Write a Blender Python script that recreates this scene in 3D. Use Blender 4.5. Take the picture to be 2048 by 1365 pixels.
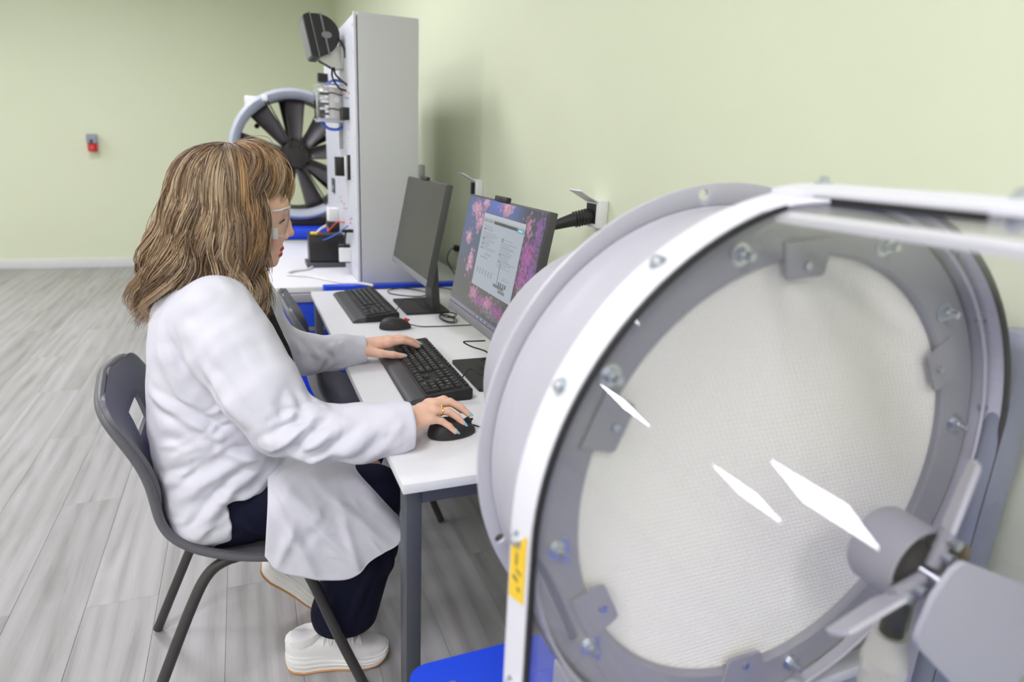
import bpy, bmesh, math, random
import numpy as np
from mathutils import Vector, Matrix

for _o in list(bpy.data.objects):
    bpy.data.objects.remove(_o, do_unlink=True)
SC = bpy.context.scene
COL = SC.collection
PI = math.pi

# ------------------------------------------------------------------ camera
YAW, PITCH, ROLL, FPX, CAMH = .398, .283, .0477, 1290.0, 1.33
_f = np.array([math.sin(YAW)*math.cos(PITCH), math.cos(YAW)*math.cos(PITCH), -math.sin(PITCH)])
_r = np.array([math.cos(YAW), -math.sin(YAW), 0.0])
_u = np.cross(_r, _f)
_rt = math.cos(ROLL)*_r + math.sin(ROLL)*_u
_up = -math.sin(ROLL)*_r + math.cos(ROLL)*_u
cam = bpy.data.cameras.new('camera')
cam.sensor_width = 36.0
cam.lens = FPX/2048*36.0
cam.clip_start = .02
cam.dof.use_dof = True
cam.dof.focus_distance = 1.55
cam.dof.aperture_fstop = 2.4
camo = bpy.data.objects.new('camera', cam)
COL.objects.link(camo)
M = Matrix.Identity(4)
for i in range(3):
    M[i][0], M[i][1], M[i][2] = _rt[i], _up[i], -_f[i]
M[2][3] = CAMH
camo.matrix_world = M
SC.camera = camo

# ------------------------------------------------------------------ light
world = bpy.data.worlds.new('world'); SC.world = world
world.use_nodes = True
world.node_tree.nodes['Background'].inputs[0].default_value = (.9, .95, 1, 1)
world.node_tree.nodes['Background'].inputs[1].default_value = .05
LED = 29.5                                    # emission of the ceiling panels
SC.view_settings.view_transform = 'Standard'
SC.view_settings.look = 'None'
SC.view_settings.gamma = 1.0
SC.view_settings.use_curve_mapping = False
SC.view_settings.exposure = 0.0
SC.cycles.max_bounces = 7
SC.cycles.diffuse_bounces = 4
SC.cycles.glossy_bounces = 3
SC.cycles.adaptive_threshold = .02
SC.cycles.transparent_max_bounces = 16
SC.cycles.sample_clamp_indirect = 8.0
SC.cycles.use_denoising = True
SC.cycles.use_light_tree = False

# ------------------------------------------------------------------ materials
def s2l(c):
    return tuple((x/12.92 if x <= .04045 else ((x+.055)/1.055)**2.4) for x in [v/255 for v in c])

def newmat(name):
    m = bpy.data.materials.new(name); m.use_nodes = True
    nt = m.node_tree
    return m, nt, nt.nodes['Principled BSDF']

def mat(name, rgb, rough=.5, metal=0.0, noise=0.0, nscale=20.0, bump=0.0, bscale=200.0, emit=0.0, spec=.5, sss=0.0, aniso=(1, 1, 1), coat=0.0):
    m, nt, b = newmat(name)
    c = s2l(rgb)
    b.inputs['Base Color'].default_value = (*c, 1)
    b.inputs['Roughness'].default_value = rough
    b.inputs['Metallic'].default_value = metal
    b.inputs['Specular IOR Level'].default_value = spec
    if coat:
        b.inputs['Coat Weight'].default_value = coat
    if sss:
        b.inputs['Subsurface Weight'].default_value = sss
        b.inputs['Subsurface Radius'].default_value = (.012, .005, .003)
    if emit:
        b.inputs['Emission Color'].default_value = (*c, 1)
        b.inputs['Emission Strength'].default_value = emit
    if noise or bump:
        tc = nt.nodes.new('ShaderNodeTexCoord')
        mp = nt.nodes.new('ShaderNodeMapping'); mp.inputs['Scale'].default_value = aniso
        nt.links.new(tc.outputs['Object'], mp.inputs[0])
    if noise:
        n = nt.nodes.new('ShaderNodeTexNoise'); n.inputs['Scale'].default_value = nscale; n.inputs['Detail'].default_value = 5
        nt.links.new(mp.outputs[0], n.inputs['Vector'])
        r = nt.nodes.new('ShaderNodeMapRange')
        r.inputs['From Min'].default_value = .3; r.inputs['From Max'].default_value = .7
        r.inputs['To Min'].default_value = 1-noise; r.inputs['To Max'].default_value = 1+noise
        nt.links.new(n.outputs['Fac'], r.inputs[0])
        mx = nt.nodes.new('ShaderNodeVectorMath'); mx.operation = 'SCALE'
        mx.inputs[0].default_value = c
        nt.links.new(r.outputs[0], mx.inputs['Scale'])
        nt.links.new(mx.outputs[0], b.inputs['Base Color'])
    if bump:
        n2 = nt.nodes.new('ShaderNodeTexNoise'); n2.inputs['Scale'].default_value = bscale; n2.inputs['Detail'].default_value = 4
        nt.links.new(mp.outputs[0], n2.inputs['Vector'])
        bp = nt.nodes.new('ShaderNodeBump'); bp.inputs['Strength'].default_value = bump; bp.inputs['Distance'].default_value = .01
        nt.links.new(n2.outputs['Fac'], bp.inputs['Height'])
        nt.links.new(bp.outputs[0], b.inputs['Normal'])
    return m

def clear_sheet(name, tint=(1, 1, 1), ior=1.49, rough=0.0, spec=1.0):
    """thin clear plastic: transparent with Fresnel reflection"""
    m, nt, b = newmat(name); nt.nodes.remove(b)
    out = nt.nodes['Material Output']
    t = nt.nodes.new('ShaderNodeBsdfTransparent'); t.inputs[0].default_value = (*tint, 1)
    g = nt.nodes.new('ShaderNodeBsdfGlossy'); g.inputs['Roughness'].default_value = rough
    g.inputs['Color'].default_value = (spec, spec, spec, 1)
    f0 = ((ior-1)/(ior+1))**2                      # Schlick, the same from either side of the sheet
    lw = nt.nodes.new('ShaderNodeLayerWeight'); lw.inputs['Blend'].default_value = .5
    pw = nt.nodes.new('ShaderNodeMath'); pw.operation = 'POWER'; pw.inputs[1].default_value = 5.0
    nt.links.new(lw.outputs['Facing'], pw.inputs[0])
    f = nt.nodes.new('ShaderNodeMath'); f.operation = 'MULTIPLY_ADD'; f.inputs[1].default_value = 1-f0; f.inputs[2].default_value = f0
    nt.links.new(pw.outputs[0], f.inputs[0])
    mx = nt.nodes.new('ShaderNodeMixShader')
    nt.links.new(f.outputs[0], mx.inputs[0]); nt.links.new(t.outputs[0], mx.inputs[1]); nt.links.new(g.outputs[0], mx.inputs[2])
    nt.links.new(mx.outputs[0], out.inputs['Surface'])
    return m

def attr_mat(name, attr='Col', rough=.5, emit=0.0, sss=0.0, spec=.5):
    m, nt, b = newmat(name)
    a = nt.nodes.new('ShaderNodeAttribute'); a.attribute_name = attr
    nt.links.new(a.outputs['Color'], b.inputs['Emission Color' if emit else 'Base Color'])
    b.inputs['Roughness'].default_value = rough
    b.inputs['Specular IOR Level'].default_value = spec
    if emit:
        b.inputs['Emission Strength'].default_value = emit
        b.inputs['Base Color'].default_value = (.01, .01, .012, 1)
    if sss:
        b.inputs['Subsurface Weight'].default_value = sss
        b.inputs['Subsurface Radius'].default_value = (.012, .005, .003)
    return m

def floor_mat():
    m, nt, b = newmat('grey oak laminate')
    L = nt.links.new; N = nt.nodes.new
    tc = N('ShaderNodeTexCoord'); oi = N('ShaderNodeObjectInfo')
    off = N('ShaderNodeVectorMath'); off.operation = 'SCALE'; off.inputs[0].default_value = (31, 57, 13); L(oi.outputs['Random'], off.inputs['Scale'])
    add = N('ShaderNodeVectorMath'); add.operation = 'ADD'; L(tc.outputs['Object'], add.inputs[0]); L(off.outputs[0], add.inputs[1])
    mp = N('ShaderNodeMapping'); mp.inputs['Scale'].default_value = (9, .9, 1); L(add.outputs[0], mp.inputs[0])
    n1 = N('ShaderNodeTexNoise'); n1.inputs['Scale'].default_value = 1.3; n1.inputs['Detail'].default_value = 5; n1.inputs['Distortion'].default_value = 1.2; L(mp.outputs[0], n1.inputs['Vector'])
    mp2 = N('ShaderNodeMapping'); mp2.inputs['Scale'].default_value = (60, 2.2, 1); L(add.outputs[0], mp2.inputs[0])
    n2 = N('ShaderNodeTexNoise'); n2.inputs['Scale'].default_value = 2.2; n2.inputs['Detail'].default_value = 6; L(mp2.outputs[0], n2.inputs['Vector'])
    w = N('ShaderNodeTexWave'); w.inputs['Scale'].default_value = .55; w.inputs['Distortion'].default_value = 9; w.inputs['Detail'].default_value = 2; w.inputs['Detail Scale'].default_value = .7
    L(mp.outputs[0], w.inputs['Vector'])
    a1 = N('ShaderNodeMath'); a1.operation = 'MULTIPLY_ADD'; a1.inputs[1].default_value = .19; L(n2.outputs['Fac'], a1.inputs[0])
    a0 = N('ShaderNodeMath'); a0.operation = 'MULTIPLY'; a0.inputs[1].default_value = .62; L(n1.outputs['Fac'], a0.inputs[0]); L(a0.outputs[0], a1.inputs[2])
    a2 = N('ShaderNodeMath'); a2.operation = 'MULTIPLY_ADD'; a2.inputs[1].default_value = .13; L(w.outputs['Fac'], a2.inputs[0]); L(a1.outputs[0], a2.inputs[2])
    cr = N('ShaderNodeValToRGB')
    cr.color_ramp.elements[0].position = .23; cr.color_ramp.elements[0].color = (*s2l((134, 131, 128)), 1)
    cr.color_ramp.elements[1].position = .68; cr.color_ramp.elements[1].color = (*s2l((180, 179, 180)), 1)
    e = cr.color_ramp.elements.new(.43); e.color = (*s2l((162, 160, 159)), 1)
    L(a2.outputs[0], cr.inputs[0])
    hv = N('ShaderNodeHueSaturation'); mr = N('ShaderNodeMapRange'); mr.inputs['To Min'].default_value = .92; mr.inputs['To Max'].default_value = 1.08
    L(oi.outputs['Random'], mr.inputs[0]); L(mr.outputs[0], hv.inputs['Value']); L(cr.outputs[0], hv.inputs['Color'])
    L(hv.outputs[0], b.inputs['Base Color'])
    b.inputs['Roughness'].default_value = .42; b.inputs['Specular IOR Level'].default_value = .35
    bp = N('ShaderNodeBump'); bp.inputs['Strength'].default_value = .12; bp.inputs['Distance'].default_value = .002
    L(n2.outputs['Fac'], bp.inputs['Height']); L(bp.outputs[0], b.inputs['Normal'])
    return m

MT = dict(
    wall=mat('pale green wall paint', (225, 231, 204), .75, noise=.012, nscale=2, bump=.03, bscale=260),
    ceil=mat('white ceiling paint', (238, 238, 234), .8, bump=.02),
    base=mat('white skirting', (225, 225, 226), .45),
    floor=floor_mat(),
    joint=mat('dark joint', (146, 142, 138), .8),
    led=mat('led diffuser', (249, 247, 255), .4, emit=LED),
    white=mat('white laminate', (228, 228, 232), .38, noise=.01, nscale=60),
    wedge=mat('white edge band', (226, 226, 229), .45),
    gun=mat('graphite steel', (74, 76, 84), .42, bump=.02, bscale=600),
    blk=mat('black plastic', (26, 25, 25), .42, bump=.04, bscale=900),
    blk2=mat('matt black plastic', (38, 37, 38), .55, bump=.05, bscale=900),
    key=mat('key plastic', (30, 29, 29), .45),
    palm=mat('palm rest plastic', (66, 66, 70), .42, bump=.05, bscale=1200),
    legend=mat('white key print', (235, 235, 235), .6),
    mon=mat('graphite monitor', (72, 71, 73), .42, bump=.03, bscale=900),
    monl=mat('grey monitor bezel', (128, 128, 134), .4),
    scroff=mat('dark screen', (62, 62, 58), .32, spec=.45),
    chair=mat('grey polypropylene', (98, 98, 104), .42, bump=.06, bscale=700),
    chleg=mat('dark grey steel tube', (62, 60, 60), .42, bump=.03, bscale=700),
    mach=mat('light grey machine paint', (196, 195, 205), .36, bump=.02, bscale=500),
    machd=mat('grey machine paint', (158, 157, 166), .42, bump=.02, bscale=500),
    strip=mat('white powder coat', (232, 231, 242), .4, bump=.02, bscale=500),
    gask=mat('black rubber', (30, 29, 30), .6),
    honey=mat('cream honeycomb', (252, 250, 245), .6, emit=0),
    zinc=mat('zinc bolt', (205, 210, 216), .34, metal=1),
    cab=mat('grey cabinet paint', (204, 204, 208), .42, bump=.02, bscale=800),
    panel=mat('pale panel print', (210, 212, 222), .42),
    blue=mat('blue powder coat', (30, 74, 224), .38, bump=.02, bscale=600),
    yellow=mat('yellow sticker', (250, 208, 40), .5),
    red=mat('red plastic', (214, 26, 34), .4),
    redl=mat('red wire', (216, 84, 92), .5),
    bluel=mat('blue wire', (64, 104, 214), .5),
    grey=mat('grey plastic', (150, 156, 172), .5),
    whitep=mat('white plastic', (238, 238, 240), .4),
    cable=mat('black cable', (24, 24, 25), .5),
    wcable=mat('white cable', (226, 224, 224), .5),
    steel=mat('brushed steel', (196, 194, 190), .3, metal=.85, bump=.05, bscale=300),
    dark=mat('dark interior', (46, 43, 42), .6),
    fanb=mat('dark grey fan blade', (92, 88, 92), .4),
    hub=mat('brown black hub', (46, 40, 40), .5),
    fanr=mat('cast grey ring', (176, 182, 196), .42, noise=.05, nscale=12, bump=.05, bscale=60),
    acry=clear_sheet('clear acrylic', (.985, .98, .99)),
    lens=clear_sheet('clear lens', (.99, .99, .995), spec=.8),
    gland=mat('light grey nylon', (205, 203, 196), .5),
    brown=mat('brown brass', (120, 104, 80), .4, metal=.6),
    screen=attr_mat('lit screen', emit=.72, rough=.25),
)

MT['screen'].cycles.emission_sampling = 'NONE'

# ------------------------------------------------------------------ builders
def tag(o, label=None, cat=None, group=None, kind=None):
    if label: o['label'] = label
    if cat: o['category'] = cat
    if group: o['group'] = group
    if kind: o['kind'] = kind
    return o

def empty(name, loc=(0, 0, 0), label=None, cat=None, group=None):
    o = bpy.data.objects.new(name, None)
    o.empty_display_size = .05
    COL.objects.link(o); o.location = loc
    return tag(o, label, cat, group)

def origin_of(o):
    p = Vector((0, 0, 0))
    while o is not None:
        p = p + Vector(o.location); o = o.parent
    return p

_boxcache = {}
def bev_box(sx, sy, sz, b, seg=2):
    k = (round(sx, 5), round(sy, 5), round(sz, 5), round(b, 5), seg)
    if k not in _boxcache:
        bm = bmesh.new(); bmesh.ops.create_cube(bm, size=1)
        bmesh.ops.scale(bm, vec=(sx, sy, sz), verts=bm.verts)
        if b > 0:
            bmesh.ops.bevel(bm, geom=list(bm.edges), offset=b, segments=seg, profile=.5, affect='EDGES', clamp_overlap=True)
        bm.verts.index_update()
        _boxcache[k] = ([tuple(v.co) for v in bm.verts], [[v.index for v in f.verts] for f in bm.faces]); bm.free()
    return _boxcache[k]

class MB:
    def __init__(s): s.v = []; s.f = []
    def add(s, v, f):
        n = len(s.v); s.v += [tuple(map(float, p)) for p in v]; s.f += [[i+n for i in q] for q in f]; return s
    def box(s, c, size, b=0.0, rot=None, seg=2):
        v, f = bev_box(*size, b, seg); c = Vector(c)
        R = rot if rot is not None else Matrix.Identity(3)
        return s.add([R @ Vector(p) + c for p in v], f)
    def cyl(s, p0, p1, r0, r1=None, n=20, caps=True):
        r1 = r0 if r1 is None else r1
        p0, p1 = Vector(p0), Vector(p1); d = (p1-p0).normalized()
        a = d.orthogonal().normalized(); b = d.cross(a)
        v = []
        for p, r in ((p0, r0), (p1, r1)):
            v += [p + (a*math.cos(t)+b*math.sin(t))*r for t in [2*PI*i/n for i in range(n)]]
        f = [[i, (i+1) % n, n+(i+1) % n, n+i] for i in range(n)]
        if caps: f += [list(range(n))[::-1], list(range(n, 2*n))]
        return s.add(v, f)
    def tube(s, pts, r, n=8, closed=False, caps=True):
        P = [Vector(p) for p in pts]; m = len(P)
        rs = r if isinstance(r, (list, tuple)) else [r]*m
        v = []; prev = None
        for i in range(m):
            if closed: t = P[(i+1) % m]-P[i-1]
            else: t = P[min(i+1, m-1)]-P[max(i-1, 0)]
            t = t.normalized()
            a = t.orthogonal().normalized() if prev is None else (prev-t*prev.dot(t)).normalized()
            prev = a; b = t.cross(a)
            v += [P[i]+(a*math.cos(2*PI*k/n)+b*math.sin(2*PI*k/n))*rs[i] for k in range(n)]
        f = []
        for i in range(m if closed else m-1):
            j = (i+1) % m
            f += [[i*n+k, i*n+(k+1) % n, j*n+(k+1) % n, j*n+k] for k in range(n)]
        if caps and not closed: f += [list(range(n))[::-1], list(range((m-1)*n, m*n))]
        return s.add(v, f)
    def lathe(s, prof, o, axis, n=48, a0=0, a1=2*PI):
        """prof: (radius, along axis)"""
        o = Vector(o); ax = Vector(axis).normalized(); a = ax.orthogonal().normalized(); b = ax.cross(a)
        full = abs(a1-a0-2*PI) < 1e-6; m = n if full else n+1; v = []
        for i in range(m):
            t = a0+(a1-a0)*i/n
            v += [o+ax*h+(a*math.cos(t)+b*math.sin(t))*r for r, h in prof]
        k = len(prof); f = []
        for i in range(n):
            j = (i+1) % m
            f += [[i*k+q, j*k+q, j*k+q+1, i*k+q+1] for q in range(k-1)]
        return s.add(v, f)
    def grid(s, P, closed_u=False):
        nu, nv = len(P), len(P[0]); v = [p for row in P for p in row]
        f = [[i*nv+j, ((i+1) % nu)*nv+j, ((i+1) % nu)*nv+j+1, i*nv+j+1] for i in range(nu if closed_u else nu-1) for j in range(nv-1)]
        return s.add(v, f)
    def prism(s, poly, o, ex, ey, ez, depth, bevel=0):
        """poly in (ex,ey), extruded along ez by depth"""
        o, ex, ey, ez = Vector(o), Vector(ex), Vector(ey), Vector(ez); n = len(poly)
        v = [o+ex*a+ey*b for a, b in poly]+[o+ex*a+ey*b+ez*depth for a, b in poly]
        f = [list(range(n))[::-1], list(range(n, 2*n))]+[[i, (i+1) % n, n+(i+1) % n, n+i] for i in range(n)]
        return s.add(v, f)
    def build(s, name, m, parent=None, smooth=35, local=False):
        o = Vector((0, 0, 0)) if (parent is None or local) else origin_of(parent)
        me = bpy.data.meshes.new(name)
        me.from_pydata([(p[0]-o.x, p[1]-o.y, p[2]-o.z) for p in s.v], [], s.f)
        bm = bmesh.new(); bm.from_mesh(me); bmesh.ops.recalc_face_normals(bm, faces=bm.faces); bm.to_mesh(me); bm.free()
        if smooth:
            me.polygons.foreach_set('use_smooth', [True]*len(me.polygons))
            me.set_sharp_from_angle(angle=math.radians(smooth))
        me.materials.append(m)
        ob = bpy.data.objects.new(name, me); COL.objects.link(ob); ob.parent = parent
        return ob

def copy_tree(o, parent=None):
    c = o.copy(); COL.objects.link(c); c.parent = parent
    for ch in list(o.children): copy_tree(ch, c)
    return c

def rrect(w, h, r, n=5):
    out = []
    for cx, cy, a in ((w/2-r, h/2-r, 0), (-w/2+r, h/2-r, PI/2), (-w/2+r, -h/2+r, PI), (w/2-r, -h/2+r, 1.5*PI)):
        out += [(cx+r*math.cos(a+PI/2*i/n), cy+r*math.sin(a+PI/2*i/n)) for i in range(n+1)]
    return out

def catmull(pts, k=8):
    P = [np.array(p, float) for p in pts]; P = [2*P[0]-P[1]]+P+[2*P[-1]-P[-2]]; out = []
    for i in range(1, len(P)-2):
        for j in range(k):
            t = j/k
            out.append(.5*((2*P[i])+(-P[i-1]+P[i+1])*t+(2*P[i-1]-5*P[i]+4*P[i+1]-P[i+2])*t*t+(-P[i-1]+3*P[i]-3*P[i+1]+P[i+2])*t**3))
    out.append(P[-2]); return [tuple(p) for p in out]

# ------------------------------------------------------------------ room
XW, YB, XL, YF, ZC = 1.02, 7.74, -6.0, -3.0, 3.0
def struct(name, c, size, m):
    return tag(MB().box(c, size).build(name, m, smooth=0), kind='structure')
fl = struct('floor', ((XW+XL)/2, (YB+YF)/2, -.0525), (XW-XL, YB-YF, .1), MT['joint'])
struct('wall_right', (XW+.05, (YB+YF)/2, ZC/2), (.1, YB-YF+.2, ZC), MT['wall'])
struct('wall_back', ((XW+XL)/2, YB+.05, ZC/2), (XW-XL, .1, ZC), MT['wall'])
struct('wall_left', (XL-.05, (YB+YF)/2, ZC/2), (.1, YB-YF+.2, ZC), MT['wall'])
struct('wall_front', ((XW+XL)/2, YF-.05, ZC/2), (XW-XL, .1, ZC), MT['wall'])
struct('ceiling', ((XW+XL)/2, (YB+YF)/2, ZC+.05), (XW-XL+.2, YB-YF+.2, .1), MT['ceil'])
tag(MB().box(((XW+XL)/2, YB-.008, .048), (XW-XL-.02, .016, .096), .003).build('baseboard_back', MT['base']), kind='structure')
tag(MB().box((XW-.008, (YB+YF)/2-.02, .048), (.016, YB-YF-.05, .096), .003).build('baseboard_right', MT['base']), kind='structure')

# laminate planks: every board its own piece
random.seed(4)
PW, PL = .19, 1.28
_pm = {}
def plank_mesh(w, l):
    k = (round(w, 3), round(l, 3))
    if k not in _pm:
        bm = bmesh.new(); bmesh.ops.create_cube(bm, size=1); bmesh.ops.scale(bm, vec=(w-.0006, l-.0006, .008), verts=bm.verts)
        top = [e for e in bm.edges if all(v.co.z > 0 for v in e.verts)]
        bmesh.ops.bevel(bm, geom=top, offset=.0008, segments=1, affect='EDGES')
        me = bpy.data.meshes.new('plank'); bm.to_mesh(me); bm.free(); me.materials.append(MT['floor']); _pm[k] = me
    return _pm[k]
x = XW-.002; row = 0
while x > -3.3:
    off = (row*.487) % 1.0*PL; y = -1.4+.0-off
    while y < YB-.02:
        a, b = max(y, -1.4), min(y+PL, YB-.004)
        if b-a > .03:
            p = bpy.data.objects.new('plank', plank_mesh(PW, b-a)); COL.objects.link(p); p.parent = fl
            p.location = (x-PW/2, (a+b)/2, -.004)
        y += PL
    x -= PW; row += 1
for nm, x0, x1, y0, y1 in (('floor_field', XL, -3.33, YF, YB), ('floor_field', -3.33, XW, YF, -1.405)):
    MB().box(((x0+x1)/2, (y0+y1)/2, -.002), (x1-x0-.004, y1-y0-.004, .002)).build(nm, MT['floor'], fl, smooth=0)

# recessed ceiling panels
def led(x, y, label):
    e = empty('ceiling_light', (x, y, ZC), label, 'ceiling light', 'square ceiling lights')
    f = MB()
    for dx, dy, sx, sy in ((0, .305, .64, .02), (0, -.305, .64, .02), (.31, 0, .02, .6), (-.31, 0, .02, .6)):
        f.box((x+dx, y+dy, ZC-.008), (sx, sy, .016), .002)
    f.build('frame', MT['whitep'], e)
    MB().box((x, y, ZC-.006), (.598, .598, .008)).build('diffuser', MT['led'], e, smooth=0)
LIGHTS = [(-2.5, 2.5), (-4.05, 4.1), (-3.8, 6.0), (-.5, 3.65), (-.85, .1), (-2.6, -.9), (-4.3, .4), (-.6, -1.7), (-1.2, 5.5), (-2.6, -2.4)]  # the opening ones match guard reflections; the later ones are unseen, added for brightness
for i, (lx, ly) in enumerate(LIGHTS):
    led(lx, ly, 'square white light panel in the ceiling, one of a set with unseen ones added for brightness')
# ------------------------------------------------------------------ desk
DX0, DX1, DY0, DY1, DZ = .237, .965, 1.043, 2.747, .74
desk = empty('desk', ((DX0+DX1)/2, (DY0+DY1)/2, 0), 'white laminate desk with dark graphite steel legs', 'desk')
MB().box(((DX0+DX1)/2, (DY0+DY1)/2, DZ-.010), (DX1-DX0, DY1-DY0, .020), .0012).build('tabletop', MT['white'], desk)
for lx in (DX0+.0235, DX1-.0235):
    for ly in (DY0+.037, DY1-.037):
        MB().box((lx, ly, (DZ-.02)/2), (.03, .052, DZ-.02), .002).build('leg', MT['gun'], desk)
for ly in (DY0+.022, DY1-.022):
    MB().box(((DX0+DX1)/2, ly, DZ-.0355), (DX1-DX0-.077, .02, .03), .002).build('rail', MT['gun'], desk)
MB().box((DX1-.05, (DY0+DY1)/2, DZ-.0355), (.02, DY1-DY0-.13, .03), .002).build('rail', MT['gun'], desk)

# ------------------------------------------------------------------ keyboards
U = .0187
ROWS = [
    [(1.25, 'Ctrl'), (1, 'Fn'), (1, ''), (1.25, 'Alt'), (5.75, ''), (1.25, 'Alt'), (1, ''), (1.25, ''), (1.25, 'Ctrl')],
    [(2.25, 'Shift')]+[(1, c) for c in 'ZXCVBNM,./']+[(2.75, 'Shift')],
    [(1.75, 'Caps')]+[(1, c) for c in "ASDFGHJKL;'"]+[(2.25, 'Enter')],
    [(1.5, 'Tab')]+[(1, c) for c in 'QWERTYUIOP[]']+[(1.5, '\\')],
    [(1, c) for c in '`1234567890-=']+[(2, 'Bksp')],
]
def key_layout():
    K = []
    for r, row in enumerate(ROWS):
        x = 0
        for w, ch in row:
            K.append((x+w/2, r+.5, w, 1, ch)); x += w
    for i, ch in enumerate(['Esc']+['F%d' % k for k in range(1, 13)]):
        gx = i+.5+(0 if i == 0 else .6+.47*((i-1)//4))
        K.append((gx if i else .5, 5.62, .95, .62, ch))
    for r, names in ((4, ('Ins', 'Hm', 'Pu')), (3, ('Del', 'End', 'Pd'))):
        for i, n in enumerate(names): K.append((15.35+i+.5, r+.5, 1, 1, n))
    for i in range(3): K.append((15.35+i+.5, 5.62, .95, .62, ''))
    K += [(16.85, 1.5, 1, 1, '^'), (15.85, .5, 1, 1, '<'), (16.85, .5, 1, 1, 'v'), (17.85, .5, 1, 1, '>')]
    for r, names in ((4, ('Num', '/', '*')), (3, '789'), (2, '456'), (1, '123')):
        for i, n in enumerate(names): K.append((18.7+i+.5, r+.5, 1, 1, n))
    K += [(19.7, .5, 2, 1, '0'), (21.2, .5, 1, 1, '.'), (22.2, 4.5, 1, 1, '-'), (22.2, 3.0, 1, 2, '+'), (22.2, 1.0, 1, 2, '')]
    for i in range(4): K.append((18.7+i+.5, 5.62, .95, .62, ''))
    return K
def text_mesh(txt, size):
    cu = bpy.data.curves.new('t', 'FONT'); cu.body = txt; cu.size = size; cu.resolution_u = 2; cu.align_x = 'CENTER'
    o = bpy.data.objects.new('t', cu); COL.objects.link(o)
    dg = bpy.context.evaluated_depsgraph_get()
    me = o.evaluated_get(dg).to_mesh()
    r = ([tuple(v.co) for v in me.vertices], [list(p.vertices) for p in me.polygons])
    o.evaluated_get(dg).to_mesh_clear()
    bpy.data.objects.remove(o, do_unlink=True); bpy.data.curves.remove(cu)
    return r
_tm = {}
def text(txt, size):
    if (txt, size) not in _tm: _tm[(txt, size)] = text_mesh(txt, size)
    return _tm[(txt, size)]
KW, KD = .458, .164
SLOPE = math.atan2(.012, .115)
def kz(y): return .0195+(y-.046)*math.tan(SLOPE)
def make_keyboard():
    e = empty('keyboard')
    prof = [(.046, .002), (KD-.006, .002), (KD, .006), (KD, .028), (KD-.004, .0315), (.048, .0195), (.046, .0175)]
    MB().prism([(a, b) for a, b in prof], (-KW/2, 0, 0), (0, 1, 0), (0, 0, 1), (1, 0, 0), KW).build('body', MT['blk'], e, local=True)
    palm = [(.0, .003), (.045, .002), (.045, .0175), (.03, .0165), (.014, .0135), (.004, .009)]
    MB().prism(palm, (-KW/2, 0, 0), (0, 1, 0), (0, 0, 1), (1, 0, 0), KW).build('palm_rest', MT['palm'], e, local=True)
    for sx in (-1, 1):
        MB().box((sx*(KW/2-.03), KD-.02, .001), (.03, .012, .002)).build('foot', MT['blk2'], e, local=True)
    x0 = -22.7*U/2; y0 = .050
    R = Matrix.Rotation(SLOPE, 3, 'X'); meshes = {}; leg = MB()
    for kx, ky, w, h, ch in key_layout():
        k = (w, h)
        if k not in meshes:
            bw, bh, t = w*U-.0022, h*U-.0022, .0017
            v = [(-bw/2, -bh/2, 0), (bw/2, -bh/2, 0), (bw/2, bh/2, 0), (-bw/2, bh/2, 0), (-bw/2+t, -bh/2+t, .0042), (bw/2-t, -bh/2+t, .0042), (bw/2-t, bh/2-t*.6, .0042), (-bw/2+t, bh/2-t*.6, .0042)]
            f = [[0, 1, 5, 4], [1, 2, 6, 5], [2, 3, 7, 6], [3, 0, 4, 7], [4, 5, 6, 7], [3, 2, 1, 0]]
            me = bpy.data.meshes.new('key'); me.from_pydata(v, [], f); me.materials.append(MT['key']); meshes[k] = me
        o = bpy.data.objects.new('key', meshes[k]); COL.objects.link(o); o.parent = e
        px, py = x0+kx*U, y0+ky*U*1.0
        o.location = (px, py, kz(py)+.0002); o.rotation_euler = (SLOPE, 0, 0)
        if ch:
            sz = .0078 if len(ch) == 1 else .0042
            v, f = text(ch, sz)
            base = Vector((px-.0022 if len(ch) == 1 else px, py-.001, kz(py)))
            leg.add([R @ Vector((a, b, .0046))+base for a, b, _ in v], f)
    for i in range(3):
        leg.box((x0+(19.2+i)*U, y0+6.35*U, kz(y0+6.35*U)+.0004), (.003, .0012, .0006), rot=R)
    leg.build('key_legend', MT['legend'], e, smooth=0, local=True)
    return e
kb = make_keyboard()
kb.location = (.333, 1.641, DZ); kb.rotation_euler = (0, 0, -PI/2-.012)
tag(kb, 'black keyboard under the hands of the woman, nearest the grey machine', 'keyboard', 'black desktop keyboards')
kb2 = copy_tree(kb)
kb2.location = (.319, 2.425, DZ); kb2.rotation_euler = (0, 0, -PI/2+.02)
tag(kb2, 'unused black keyboard in front of the switched-off monitor', 'keyboard', 'black desktop keyboards')

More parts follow.
